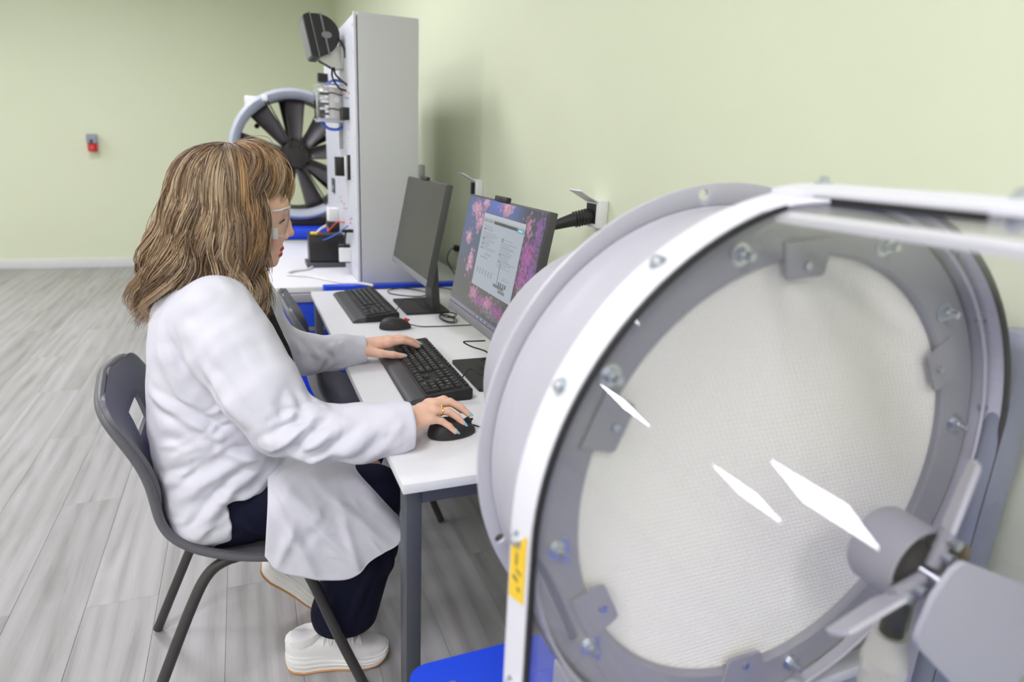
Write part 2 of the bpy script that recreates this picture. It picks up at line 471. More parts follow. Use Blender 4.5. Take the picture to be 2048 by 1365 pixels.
# ------------------------------------------------------------------ mice
def make_mouse(wheel):
    e = empty('mouse')
    P = []
    L, W, Hh = .108, .062, .037
    nk, nt = 12, 40
    for k in range(nk+1):
        q = k/nk; sc = math.cos(q*PI/2)**.55 if k < nk else 0.0
        row = []
        for i in range(nt):
            t = 2*PI*i/nt; cx, cy = math.cos(t), math.sin(t)
            x = L/2*math.copysign(abs(cx)**.82, cx)*sc; y = W/2*math.copysign(abs(cy)**.9, cy)*sc
            y *= 1-.10*(x/(L/2)) + .05*math.cos(2*PI*x/L)
            z = .003+(Hh-.003)*math.sin(q*PI/2)**.9*(1-.20*((x+.012)/(L/2))**2-.10*(x/(L/2)))
            row.append((x-.008*sc*0, y, z))
        P.append(row)
    v = [p for r in P for p in r]; f = [[k*nt+i, k*nt+(i+1) % nt, (k+1)*nt+(i+1) % nt, (k+1)*nt+i] for k in range(nk) for i in range(nt)]
    f.append(list(range(nt))[::-1])
    MB().add(v, f).build('shell', MT['blk2'], e, smooth=60, local=True)
    MB().box((.034, 0, .0285), (.030, .0012, .006), .0003).build('button_gap', MT['gask'], e, local=True)
    MB().cyl((.036, -.0035, .027), (.036, .0035, .027), .008, n=24).build('wheel', wheel, e, local=True)
    return e
m2 = make_mouse(MT['red'])
m2.location = (.452, 2.105, DZ); m2.rotation_euler = (0, 0, -.10)
tag(m2, 'black mouse with a red scroll wheel lying free behind the keyboards', 'mouse')
m1 = make_mouse(MT['blk'])
m1.location = (.386, 1.230, DZ); m1.rotation_euler = (0, 0, .08)
tag(m1, 'black mouse held under the hand with the gold ring', 'mouse')
MB().tube(catmull([(.438, 1.234, DZ+.012), (.458, 1.236, DZ+.004), (.5, 1.235, DZ+.0025), (.58, 1.27, DZ+.0025), (.70, 1.36, DZ+.0025)]), .0018).build('cord', MT['cable'], m1)
m1.children[-1].rotation_euler = (0, 0, 0)
def world_child(o):
    """keep a child built in world axes in place under a rotated parent"""
    p = o.parent
    o.matrix_parent_inverse = Matrix.Translation((0, 0, 0))
    Rz = Matrix.Rotation(-p.rotation_euler[2], 4, 'Z')
    o.data.transform(Rz)
world_child(m1.children[-1])
c = MB().tube(catmull([(.503, 2.099, DZ+.012), (.54, 2.10, DZ+.003), (.60, 2.09, DZ+.0025), (.70, 2.085, DZ+.0025), (.80, 2.07, DZ+.0025), (.86, 2.12, DZ+.0025)]), .0018).build('cord', MT['cable'], m2); world_child(c)
c = MB().tube(catmull([(.484, 1.52, DZ+.022), (.505, 1.535, DZ+.012), (.535, 1.555, DZ+.03), (.555, 1.52, DZ+.022), (.60, 1.49, DZ+.018), (.68, 1.50, DZ+.012)]), .0018).build('cord', MT['cable'], kb); world_child(c)
c = MB().tube(catmull([(.485, 2.30, DZ+.022), (.50, 2.31, DZ+.012), (.535, 2.345, DZ+.042), (.575, 2.335, DZ+.04), (.60, 2.30, DZ+.022), (.64, 2.27, DZ+.012)]), .0018).build('cord', MT['cable'], kb2); world_child(c)

# ------------------------------------------------------------------ monitors
def paint_screen(nu, nv):
    """colours for a lit screen: lilac blossom wallpaper with an open document"""
    rng = np.random.default_rng(5)
    u, v = np.meshgrid((np.arange(nu)+.5)/nu, (np.arange(nv)+.5)/nv, indexing='ij')
    img = np.zeros((nu, nv, 3))
    a = np.clip((v-.25)/.6, 0, 1)[..., None]
    img[:] = (1-a)*np.array([.115, .11, .12])+a*np.array([.085, .12, .27])
    img += np.exp(-((u-.45)/.22)**2-((v-.98)/.10)**2)[..., None]*np.array([.02, .06, .33])
    img += np.exp(-((u-.08)/.12)**2-((v-.72)/.3)**2)[..., None]*np.array([.0, .01, .07])
    dk = np.clip((u-.68)/.12, 0, 1)[..., None]
    img = img*(1-.75*dk)+np.array([.045, .04, .05])*.75*dk
    def blob(cx, cy, rx, ry, n, col, var=.25, size=.008):
        col = np.array(col)
        for _ in range(n):
            t = rng.uniform(0, 2*PI); q = abs(rng.normal(0, .5))
            x, y = cx+rx*q*math.cos(t), cy+ry*q*math.sin(t)
            s = size*rng.uniform(.5, 1.2); b = rng.uniform(1-var*2, 1+var)
            i0, i1 = max(0, int((x-2*s)*nu)), min(nu, int((x+2*s)*nu)+2); j0, j1 = max(0, int((y-4*s)*nv)), min(nv, int((y+4*s)*nv)+2)
            if i0 >= i1 or j0 >= j1: continue
            w = np.exp(-((u[i0:i1, j0:j1]-x)/s)**2-((v[i0:i1, j0:j1]-y)/(s*1.6))**2)[..., None]*.85
            img[i0:i1, j0:j1] = img[i0:i1, j0:j1]*(1-w)+w*col*b
    pk = (.62, .27, .47); pk2 = (.75, .42, .58); mg = (.42, .10, .40); pu = (.30, .10, .42)
    for cx, cy, rx, ry, n in ((.16, .90, .09, .10, 70), (.24, .80, .09, .10, 60), (.12, .63, .06, .09, 45), (.20, .44, .05, .12, 60), (.28, .97, .06, .06, 40), (.56, .96, .09, .07, 70)):
        blob(cx, cy, rx, ry, n*2, pk); blob(cx, cy, rx*.8, ry*.8, n, pk2)
    for cx, cy, rx, ry, n, c_ in ((.84, .86, .05, .10, 60, pk), (.95, .86, .05, .14, 120, pu), (.88, .66, .10, .16, 220, mg), (.96, .55, .06, .2, 150, pu), (.87, .48, .08, .12, 140, mg), (.93, .36, .09, .12, 150, (.42, .33, .36)), (.90, .28, .08, .10, 110, (.50, .42, .38)),
                                  (.33, .19, .08, .08, 110, pk), (.45, .15, .06, .06, 90, mg), (.55, .17, .08, .07, 120, pk), (.68, .15, .08, .06, 120, mg), (.60, .10, .2, .04, 120, (.25, .22, .28)), (.85, .17, .05, .08, 80, (.62, .2, .06)), (.93, .14, .06, .08, 110, mg), (.78, .11, .06, .06, 80, (.45, .15, .08))):
        blob(cx, cy, rx, ry, n*2, c_, size=.006)
    def rect(u0, u1, v0, v1, c_): img[(u >= u0) & (u < u1) & (v >= v0) & (v < v1)] = c_
    W0, W1, V0, V1 = .285, .81, .262, .885
    def wr(a, b, c1, d, col): rect(W0+(W1-W0)*a, W0+(W1-W0)*b, V0+(V1-V0)*c1, V0+(V1-V0)*d, col)
    wr(0, 1, 0, 1, (.47, .51, .60)); wr(0, 1, .955, 1, (.58, .60, .66))
    wr(.28, .84, .885, .925, (.06, .065, .08)); wr(.84, .985, .87, .93, (.12, .42, .62)); wr(.87, .95, .89, .91, (.6, .75, .85))
    for k in range(5): wr(.03+k*.05, .055+k*.05, .89, .925, (.2, .22, .27))
    ink = (.17, .19, .25)
    for col, (x0, x1) in enumerate(((.06, .46), (.54, .94))):
        y = .83 if col == 0 else .73
        while y > (.50 if col == 0 else .36):
            wr(x0, x0+(x1-x0)*rng.uniform(.5, .98), y, y+.007, (.28, .31, .38))
            if rng.random() < .3: wr(x0, x0+.05, y-.004, y+.014, ink)
            y -= .022
    for k in range(9): wr(.1+.04*(k % 5)+.1*(k//5), .125+.04*(k % 5)+.1*(k//5), .40+.05*(k//5), .425+.05*(k//5), (.30, .33, .40))
    for k in range(6): wr(.07+k*.075, .10+k*.075, .18, .24, (.30, .33, .40)); 
    for k in range(6): wr(.07+k*.075, .11+k*.075, .245, .25, ink)
    wr(.615, .63, .16, .44, (.10, .11, .14)); wr(.55, .80, .11, .15, (.16, .17, .2)); wr(.68, .84, .06, .10, (.2, .21, .25))
    for k in range(4): wr(.66+k*.05, .69+k*.05, .14, .20, (.12, .13, .16))
    for k in range(5): wr(.72, .72+rng.uniform(.1, .22), .24+k*.025, .245+k*.025, (.3, .32, .4))
    rect(0, 1, 0, .035, (.24, .23, .32))
    for k in range(7): rect(.42+k*.028, .434+k*.028, .01, .026, (.45, .45, .55) if k % 2 else (.1, .12, .2))
    return img
def make_monitor(name, y0, y1, xb, zb, xt, zt, lit, label):
    yc = (y0+y1)/2; bx = xb+.06
    e = empty(name, (bx, yc, DZ), label, 'monitor', 'flat monitors on the desk')
    pb = Vector((xb, yc, zb)); h = Vector((xt-xb, 0, zt-zb)); Hh = h.length; eh = h/Hh
    n = Vector((-eh.z, 0, eh.x)); ew = Vector((0, -1, 0)); W = y1-y0
    R = Matrix((ew, eh, n)).transposed()         # columns: width, height, normal to the user
    c = pb+eh*Hh/2
    MB().box(c-n*.011, (W, Hh, .022), .003, rot=R).build('case', MT['mon'], e)
    MB().box(c-n*.035-eh*.03, (W*.62, Hh*.60, .03), .008, rot=R).build('back_cover', MT['mon'], e)
    MB().box(pb+eh*.012+n*.0012, (W-.001, .024, .0026), .001, rot=R).build('chin', MT['monl'], e)
    MB().box(c+eh*(Hh/2+.004)+ew*(-.012), (.085, .014, .014), .003, rot=R).build('camera_bar', MT['blk2'], e)
    MB().cyl(c+eh*(Hh/2+.004)+ew*(-.012)+n*.0065, c+eh*(Hh/2+.004)+ew*(-.012)+n*.0078, .003, n=14).build('camera_lens', MT['gask'], e)
    sw, sh = W-.006, Hh-.030
    sc = pb+eh*(.0255+sh/2)+n*.0009
    if lit:
        nu, nv = 330, 200
        img = paint_screen(nu, nv)
        P = [[sc+ew*(sw*(i/nu-.5))+eh*(sh*(j/nv-.5)) for j in range(nv+1)] for i in range(nu+1)]
        ob = MB().grid(P).build('screen', MT['screen'], e, smooth=0)
        at = ob.data.color_attributes.new('Col', 'FLOAT_COLOR', 'CORNER')
        cols = np.ones((nu*nv, 4, 4), np.float32); cols[:, :, :3] = img.reshape(-1, 1, 3)
        at.data.foreach_set('color', cols.ravel())
    else:
        MB().box(sc, (sw, sh, .0012), rot=R).build('screen', MT['scroff'], e, smooth=0)
    # foot: flat plate, broad tapering neck
    MB().prism(rrect(.165, .245, .008), (xb+.055, yc+.02, DZ), (1, 0, 0), (0, 1, 0), (0, 0, 1), .009).build('base', MT['blk2'], e)
    nk = MB()
    for k in range(1):
        a, b_ = .05, .045
        v = [(xb+.085, yc-a, DZ+.008), (xb+.115, yc-a, DZ+.008), (xb+.115, yc+a, DZ+.008), (xb+.085, yc+a, DZ+.008),
             (xb+.068, yc-b_, DZ+.30), (xb+.092, yc-b_, DZ+.33), (xb+.092, yc+b_, DZ+.33), (xb+.068, yc+b_, DZ+.30)]
        nk.add(v, [[0, 1, 5, 4], [1, 2, 6, 5], [2, 3, 7, 6], [3, 0, 4, 7], [4, 5, 6, 7], [3, 2, 1, 0]])
    nk.build('neck', MT['mon'], e)
    return e
make_monitor('monitor', 1.285, 1.83, .556, .875, .615, 1.212, True, 'lit monitor with pink and purple blossom wallpaper and an open document')
make_monitor('monitor', 2.10, 2.648, .558, .880, .626, 1.223, False, 'switched-off dark monitor with a blank grey screen')

def cable(name, pts, r, m, label, k=8):
    P = catmull(pts, k)
    e = empty(name, (pts[0][0], pts[0][1], min(p[2] for p in P)), label, 'cable')
    MB().tube(P, r, n=8).build('cord', m, e)
    return e
def coil(cx, cy, z, r, n, seed, rr=.0016):
    rnd = random.Random(seed); pts = []
    for i in range(n*10):
        t = 2*PI*i/10
        q = r*(1+.25*math.sin(t*.37+seed)+rnd.uniform(-.05, .05))
        pts.append((cx+q*math.cos(t)*.55, cy+q*math.sin(t), z+.004+.010*(1+math.sin(t*.5+seed))*.9))
    return pts
cable('cable_bundle', coil(.66, 2.17, DZ, .045, 4, 2), .0018, MT['cable'], 'loose coil of black cable beside the foot of the dark monitor')
cable('cable_bundle', [(p[0], p[1], p[2]+.010) for p in coil(.605, 1.60, DZ, .03, 4, 5)], .0016, MT['cable'], 'tied black cable coil on the foot of the lit monitor')
cable('video_cable', [(.63, 1.70, DZ+.06), (.60, 1.72, DZ+.055), (.575, 1.735, DZ+.05), (.60, 1.73, DZ+.035), (.63, 1.69, DZ+.03), (.64, 1.66, DZ+.015), (.65, 1.60, DZ+.014)], .0022, MT['cable'], 'thin black cable hanging below the lit monitor')
cable('usb_cable', [(.47, 2.735, DZ+.012), (.52, 2.738, DZ+.004), (.60, 2.735, DZ+.004), (.66, 2.70, DZ+.004), (.70, 2.62, DZ+.004), (.66, 2.56, DZ+.004), (.60, 2.58, DZ+.004), (.545, 2.64, DZ+.004), (.56, 2.70, DZ+.006), (.66, 2.735, DZ+.005), (.78, 2.72, DZ+.004), (.86, 2.6, DZ+.004), (.88, 2.45, DZ+.004)], .0022, MT['cable'], 'black cable looping behind the unused keyboard')
cable('power_cable', [(1.0, 3.2, .845), (.97, 3.18, .84), (.93, 3.1, .80), (.93, 2.95, .75), (.92, 2.80, .745), (.91, 2.70, .745), (.90, 2.5, DZ+.005), (.88, 2.35, DZ+.005)], .003, MT['cable'], 'black power cable running along the wall behind the dark monitor')
# ------------------------------------------------------------------ chairs
def make_chair():
    """moulded shell chair on a tubular frame; local origin on the floor under the seat, facing +x"""
    e = empty('chair')
    path = [(.215, .405), (.205, .430), (.165, .444), (.10, .447), (.02, .440), (-.05, .436), (-.10, .444), (-.140, .466), (-.166, .505), (-.180, .56), (-.186, .62), (-.194, .68), (-.208, .745), (-.226, .80), (-.236, .825), (-.243, .841), (-.247, .850), (-.249, .854)]
    edge = [(.200, .392), (.19, .412), (.150, .428), (.09, .440), (.02, .452), (-.05, .476), (-.095, .500), (-.128, .525), (-.146, .556), (-.153, .595), (-.152, .64), (-.162, .69), (-.184, .745), (-.212, .796), (-.224, .822), (-.233, .839), (-.239, .849), (-.243, .854)]
    half = [.170, .186, .198, .205, .208, .208, .206, .203, .200, .198, .198, .200, .203, .200, .190, .166, .118, .045]
    cpath = np.array(catmull(path, 3)); cedge = np.array(catmull(edge, 3)); ch = np.array(catmull([(h, 0) for h in half], 3))[:, 0]
    cpath[:, 1] -= .014*np.clip((cpath[:, 1]-.70)/.15, 0, 1); cedge[:, 1] -= .014*np.clip((cedge[:, 1]-.70)/.15, 0, 1)
    nv = 22; P = []
    for c, ed, h in zip(cpath, cedge, ch):
        row = []
        for j in range(nv+1):
            t = 2*j/nv-1; q = abs(t)**2.6
            row.append((c[0]*(1-q)+ed[0]*q, math.copysign(abs(t)**.92, t)*h, c[1]*(1-q)+ed[1]*q))
        P.append(row)
    nu = len(P); f = []
    v = [p for r in P for p in r]
    for i in range(nu-1):
        for j in range(nv):
            zc = P[i][j][2]
            if i > nu-19 and i < nu-15 and 8 <= j < nv-8: continue     # hand slot in the backrest
            f.append([i*(nv+1)+j, (i+1)*(nv+1)+j, (i+1)*(nv+1)+j+1, i*(nv+1)+j+1])
    sh = MB().add(v, f).build('seat_shell', MT['chair'], e, smooth=60, local=True)
    md = sh.modifiers.new('solid', 'SOLIDIFY'); md.thickness = .009; md.offset = -1
    bv = sh.modifiers.new('bevel', 'BEVEL'); bv.width = .003; bv.segments = 2; bv.limit_method = 'ANGLE'; bv.angle_limit = math.radians(60)
    # rolled rim along both sides and the top
    rim = [tuple(P[i][0]) for i in range(3, nu)]+[tuple(P[nu-1][j]) for j in range(1, nv+1)]+[tuple(P[i][nv]) for i in range(nu-2, 2, -1)]
    rp = np.array(rim)
    for _ in range(14): rp[1:-1] = .5*rp[1:-1]+.25*(rp[:-2]+rp[2:])
    rim = [tuple(p) for p in rp]
    MB().tube([(a[0]-.004, a[1], a[2]-.004) for a in rim], .0095, n=10).build('rim', MT['chair'], e, smooth=70, local=True)
    for s in (-1, 1):
        y = s*.150; yo = s*.205
        rear = catmull([(.030, y, .425), (-.03, y, .420), (-.075, y*1.03, .395), (-.115, y*1.1, .325), (-.185, y*1.22, .16), (-.248, yo, .006)], 6)
        front = catmull([(.02, y, .425), (.07, y, .422), (.112, y*1.03, .398), (.145, y*1.1, .33), (.20, y*1.22, .17), (.262, yo, .006)], 6)
        MB().tube(rear, .0125, n=12).build('leg', MT['chleg'], e, smooth=60, local=True)
        MB().tube(front, .0125, n=12).build('leg', MT['chleg'], e, smooth=60, local=True)
    MB().cyl((-.02, -.15, .418), (-.02, .15, .418), .0115, n=12).build('cross_bar', MT['chleg'], e, local=True)
    MB().cyl((.06, -.15, .418), (.06, .15, .418), .0115, n=12).build('cross_bar', MT['chleg'], e, local=True)
    return e
chair = make_chair()
chair.location = (-.050, 1.545, 0)
tag(chair, 'grey moulded plastic chair on which the woman in the white coat sits', 'chair', 'grey plastic chairs')
chair2 = copy_tree(chair)
chair2.location = (.345, 2.245, 0)
tag(chair2, 'empty grey plastic chair pushed under the desk beside the unused keyboard', 'chair', 'grey plastic chairs')

# ------------------------------------------------------------------ bench behind the desk
TX0, TX1, TY0, TY1 = .06, .985, 2.80, 4.22
bench = empty('lab_bench', ((TX0+TX1)/2, (TY0+TY1)/2, 0), 'white topped workbench with blue steel drawers behind the desk', 'workbench')
MB().box(((TX0+TX1)/2, (TY0+TY1)/2+.02, DZ-.0125), (TX1-TX0, TY1-TY0-.04, .025), .003).build('worktop', MT['white'], bench)
MB().prism(rrect(.70, .05, .012), (.645, TY0+.028, DZ-.024), (1, 0, 0), (0, 1, 0), (0, 0, 1), .030).build('blue_rail', MT['blue'], bench)
MB().box((.52, 3.5, DZ-.045), (.88, 1.36, .035), .003).build('under_frame', MT['machd'], bench)
db = MB().box((.43, 3.32, .60), (.66, .96, .19), .004).build('drawer_unit', MT['blue'], bench)
for k in range(8):
    MB().cyl((.125, 2.8395, .682-.017*k), (.125, 2.842, .682-.017*k), .003, n=10).build('vent_hole', MT['whitep'], db)
MB().box((.40, 2.836, .555), (.54, .006, .018), .001).build('lip', MT['monl'], db)
lowd = MB().box((.46, 3.32, .40), (.62, .94, .13), .004).build('drawer_unit', MT['blue'], bench)
MB().box((.46, 3.32, .485), (.58, .9, .04), .003).build('spacer', MT['machd'], bench)
for lx in (TX0+.06, TX1-.06):
    for ly in (TY0+.09, TY1-.06):
        MB().box((lx, ly, .345), (.05, .05, .69), .004).build('leg', MT['blue'], bench)
MB().box((.52, 3.5, .17), (.86, 1.3, .05), .01).build('foot_shelf', MT['blue'], bench)

# ------------------------------------------------------------------ training cabinet with front panel
CX0, CX1, CY0, CY1, CZ0, CZ1 = .462, .720, 2.861, 3.95, DZ, 1.846
cabn = empty('trainer_cabinet', ((CX0+CX1)/2, (CY0+CY1)/2, DZ), 'tall grey steel cabinet with a floodlight and wired test panel', 'cabinet')
MB().box(((CX0+CX1)/2+.003, (CY0+CY1)/2, (CZ0+CZ1)/2), (CX1-CX0-.006, CY1-CY0, CZ1-CZ0), .006).build('body', MT['cab'], cabn)
MB().box((CX0-.001, (CY0+CY1)/2, (CZ0+CZ1)/2), (.005, CY1-CY0-.006, CZ1-CZ0-.006), .0015).build('front_panel', MT['panel'], cabn)
MB().box((CX0-.006, CY0+.009, (CZ0+CZ1)/2), (.010, .012, CZ1-CZ0-.004), .003).build('edge_trim', MT['strip'], cabn)
for z in (1.80, 1.70, 1.36, 1.06, .82, .77):
    MB().cyl((CX0-.003, CY0+.045, z), (CX0-.008, CY0+.045, z), .006, n=12).build('panel_screw', MT['zinc'], cabn)
# floodlight on its bracket
flz, fly, flx = 1.79, 3.26, .365
lamp = empty('floodlight', (CX0, fly, 1.70)); lamp.parent = cabn; lamp.location = Vector((CX0, fly, 1.70))-Vector(cabn.location)
tl = Matrix.Rotation(math.radians(-12), 3, 'Y')
def fl_part(nm, prof, m, w):
    """side profile (x,z) closed, swept over the lamp width"""
    pts = [tl @ Vector((a, 0, b))+Vector((flx, 0, flz)) for a, b in prof]
    n_ = len(pts); v = [(p.x, fly-w/2, p.z) for p in pts]+[(p.x, fly+w/2, p.z) for p in pts]
    f = [list(range(n_))[::-1], list(range(n_, 2*n_))]+[[i, (i+1) % n_, n_+(i+1) % n_, n_+i] for i in range(n_)]
    return MB().add(v, f).build(nm, m, lamp, smooth=30)
dome = [(-.030, .088)]+[(-.030+.105*math.sin(t), .086*math.cos(t)) for t in [PI*i/14 for i in range(0, 13)]]+[(-.030, -.088)]
fl_part('housing', dome, MT['blk'], .20)
fl_part('front_rim', [(-.034, .092), (-.030, .092), (-.030, -.092), (-.034, -.092)], MT['monl'], .205)
fl_part('front_frame', [(-.060, .084), (-.036, .090), (-.036, -.090), (-.060, -.084)], MT['blk'], .20)
fl_part('lens', [(-.066, .074), (-.061, .078), (-.061, -.080), (-.066, -.076)], MT['monl'], .19)
sb = [tl @ Vector((.012, 0, b)) + Vector((flx, fly-.101, flz)) for b in (.083, -.087)]
MB().tube([sb[0], sb[1]], .004, n=8).build('side_band', MT['monl'], lamp)
bc = tl @ Vector((.018, 0, -.005)) + Vector((flx, fly-.101, flz))
ring = [bc+Vector((.022*math.cos(t), -.002, .014*math.sin(t))) for t in [2*PI*i/20 for i in range(20)]]
MB().add([bc+Vector((0, -.004, 0))]+ring, [[0, i+1, (i+1) % 20+1] for i in range(20)]).build('badge', MT['monl'], lamp)
br = MB()
for s in (-.035, .035):
    br.prism([(-.055, .02), (-.035, .045), (0, .05), (.052, .055), (.052, -.035), (.02, -.045), (-.05, -.012)], (CX0-.056, fly-.02+s-.002, 1.70), (1, 0, 0), (0, 0, 1), (0, 1, 0), .004)
br.box((CX0-.006, fly-.02, 1.71), (.006, .075, .095), .001)
br.build('bracket', MT['steel'], lamp)
MB().cyl((CX0-.085, fly-.062, 1.715), (CX0-.085, fly+.02, 1.715), .009, n=16).build('pivot_bolt', MT['zinc'], lamp)
for dy, pts in ((0, [(CX0-.06, fly-.06, 1.745), (CX0-.03, fly-.10, 1.775), (CX0-.008, fly-.12, 1.74), (CX0-.004, fly-.12, 1.70)]), (1, [(CX0-.05, fly-.04, 1.665), (CX0-.055, fly-.07, 1.62), (CX0-.03, fly-.10, 1.575), (CX0-.004, fly-.12, 1.565)]), (2, [(CX0-.045, fly-.05, 1.665), (CX0-.045, fly-.10, 1.63), (CX0-.02, fly-.14, 1.60), (CX0-.004, fly-.16, 1.585)])):
    MB().tube(catmull(pts), .0045, n=8).build('lead', MT['cable'], lamp)
# clear box with discs and a drum
box0 = empty('clear_box', (CX0, 3.30, 1.50)); box0.parent = cabn; box0.location = Vector((CX0, 3.30, 1.50))-Vector(cabn.location)
bx0, bx1, by0, by1, bz0, bz1 = CX0-.115, CX0-.004, 3.20, 3.40, 1.435, 1.60
MB().box((bx0, (by0+by1)/2, (bz0+bz1)/2), (.006, by1-by0, bz1-bz0), .001).build('clear_front', MT['acry'], box0)
MB().box(((bx0+bx1)/2, by0, (bz0+bz1)/2), (bx1-bx0, .005, bz1-bz0), .001).build('clear_side', MT['acry'], box0)
MB().box(((bx0+bx1)/2, (by0+by1)/2, bz0), (bx1-bx0, by1-by0, .006), .001).build('shelf_plate', MT['panel'], box0)
for yy in (by0+.006, by1-.006):
    for zz in (bz0+.008, bz1-.008):
        MB().cyl((bx0-.006, yy, zz), (bx1, yy, zz), .0035, n=10).build('stand_off', MT['zinc'], box0)
for k in range(6):
    MB().cyl((bx0+.034, 3.29, bz0+.028+k*.022), (bx0+.034, 3.29, bz0+.037+k*.022), .027, n=24).build('disc', MT['dark'] if k % 2 == 0 else MT['whitep'], box0)
MB().cyl((bx0+.083, 3.275, bz0+.012), (bx0+.083, 3.275, bz1-.02), .034, n=28).build('drum', MT['gland'], box0)
MB().cyl((bx0+.083, 3.24, 1.53), (bx0+.083, 3.2395, 1.53), .013, n=20).build('drum_label', MT['whitep'], box0)
for zz in (1.487, 1.555):
    MB().tube([(bx0+.083-.036*math.cos(t), 3.275-.036*math.sin(t), zz+.004*math.sin(2*t)) for t in [PI*i/10 for i in range(11)]], .003, n=6).build('strap', MT['cable'], box0)
# sockets, switches and leads on the panel
def pbox(nm, y, z, sy, sz, d, m, b=.001): return MB().box((CX0-.0035-d/2, y, z), (d, sy, sz), b).build(nm, m, cabn)
pbox('black_knob', 3.80, 1.665, .05, .05, .05, MT['blk'])
for y in (3.135, 3.075): pbox('clip', y, 1.465, .030, .052, .03, MT['blk'])
pbox('switch_block', 3.18, 1.235, .05, .085, .052, MT['blk']); pbox('switch_face', 3.10, 1.235, .025, .10, .02, MT['whitep']); pbox('switch_back', 3.075, 1.235, .018, .11, .012, MT['blk'])
pbox('meter', 3.66, 1.12, .10, .075, .006, MT['gun'])
for k in range(3): pbox('meter_digit', 3.63+k*.03, 1.11, .012, .02, .008, MT['grey'])
for y, z, m in ((3.20, 1.555, 'redl'), (3.12, 1.56, 'red'), (3.14, 1.535, 'bluel'), (3.08, 1.53, 'bluel'), (3.05, 1.55, 'red'), (3.40, 1.08, 'redl'), (3.37, 1.06, 'bluel'), (3.29, 1.055, 'red'), (3.28, 1.035, 'redl'), (3.21, 1.04, 'bluel'), (3.10, 1.00, 'red'), (3.09, .985, 'red'), (3.05, 1.01, 'bluel')):
    MB().cyl((CX0-.0035, y, z), (CX0-.0065, y, z), .0045, n=10).build('jack', MT[m], cabn)
for y, z, w in ((3.10, 1.40, .05), (3.10, 1.365, .05), (3.30, 1.345, .16), (3.36, 1.315, .13), (3.45, 1.17, .05), (3.45, 1.15, .05), (3.0, 1.20, .04), (3.0, 1.18, .04)):
    pbox('printed_line', y, z, w, .003, .0004, MT['grey'], 0)
pbox('bay_cover', 3.32, 1.40, .085, .17, .006, MT['machd'])
pbox('socket_block', 3.56, .955, .09, .11, .05, MT['whitep']); pbox('plug_block', 3.52, .90, .07, .09, .06, MT['blk'])
pbox('cable_outlet', 3.03, .955, .014, .014, .05, MT['blk'])
sk = empty('mains_outlet', (CX0, 3.13, .83)); sk.parent = cabn; sk.location = Vector((CX0, 3.13, .83))-Vector(cabn.location)
MB().box((CX0-.030, 3.15, .835), (.052, .05, .085), .004).build('holder', MT['blk'], sk)
MB().box((CX0-.028, 3.118, .832), (.060, .012, .066), .003).build('plate', MT['whitep'], sk)
MB().lathe([(.020, 0), (.020, .0012), (.017, .0012), (.0165, -.004), (0, -.004)], (CX0-.028, 3.1125, .832), (0, -1, 0), n=24).build('well', MT['whitep'], sk)
for s in (-.008, .008): MB().cyl((CX0-.028+s, 3.116, .832), (CX0-.028+s, 3.1145, .832), .0024, n=10).build('pin_hole', MT['gask'], sk)
MB().tube(catmull([(CX0-.03, 3.13, .865), (CX0-.03, 3.11, .905), (CX0-.028, 3.08, .945), (CX0-.015, 3.05, .957)]), .005, n=8).build('lead', MT['cable'], sk)
for pts, m, r in (([(CX0-.06, 3.5, .92), (CX0-.065, 3.44, .905), (CX0-.03, 3.38, .955), (CX0-.004, 3.30, .965)], 'redl', .004), ([(CX0-.004, 3.18, .962), (CX0-.05, 3.22, .92), (CX0-.10, 3.30, .88), (CX0-.145, 3.40, .862)], 'bluel', .003), ([(CX0-.10, 3.34, 1.44), (CX0-.07, 3.30, 1.405), (CX0-.03, 3.28, 1.40), (CX0-.004, 3.27, 1.415)], 'bluel', .007), ([(CX0-.07, 3.33, 1.60), (CX0-.04, 3.27, 1.615), (CX0-.004, 3.25, 1.61)], 'bluel', .006)):
    MB().tube(catmull(pts), r, n=8).build('lead', MT[m], cabn)

# battery on the bench
bat = empty('battery', (.385, 3.37, DZ), 'black lead battery with yellow terminal tag in a grey tray', 'battery')
MB().box((.373, 3.37, DZ+.012), (.20, .14, .024), .003).build('tray', MT['gun'], bat)
MB().box((.373, 3.37, DZ+.088), (.17, .11, .128), .004).build('case', MT['blk'], bat)
MB().box((.373, 3.37, DZ+.156), (.165, .105, .010), .003).build('lid', MT['dark'], bat)
MB().box((.315, 3.34, DZ+.166), (.034, .03, .012), .004).build('terminal_tag', MT['yellow'], bat)
MB().cyl((.345, 3.34, DZ+.158), (.345, 3.34, DZ+.17), .006, n=12).build('terminal', MT['red'], bat)
cable('white_cable', [(.44, 3.62, .92), (.40, 3.58, .915), (.35, 3.56, .88), (.31, 3.53, .80), (.32, 3.42, DZ+.007), (.28, 3.25, DZ+.006), (.21, 3.20, DZ+.006), (.165, 3.12, DZ+.006), (.20, 3.08, DZ+.006), (.27, 3.04, DZ+.006), (.345, 2.93, DZ+.006), (.40, 2.86, DZ+.008), (.455, 2.82, DZ+.0125), (.50, 2.775, DZ+.011)], .006, MT['wcable'], 'white cable looping across the bench in front of the battery')

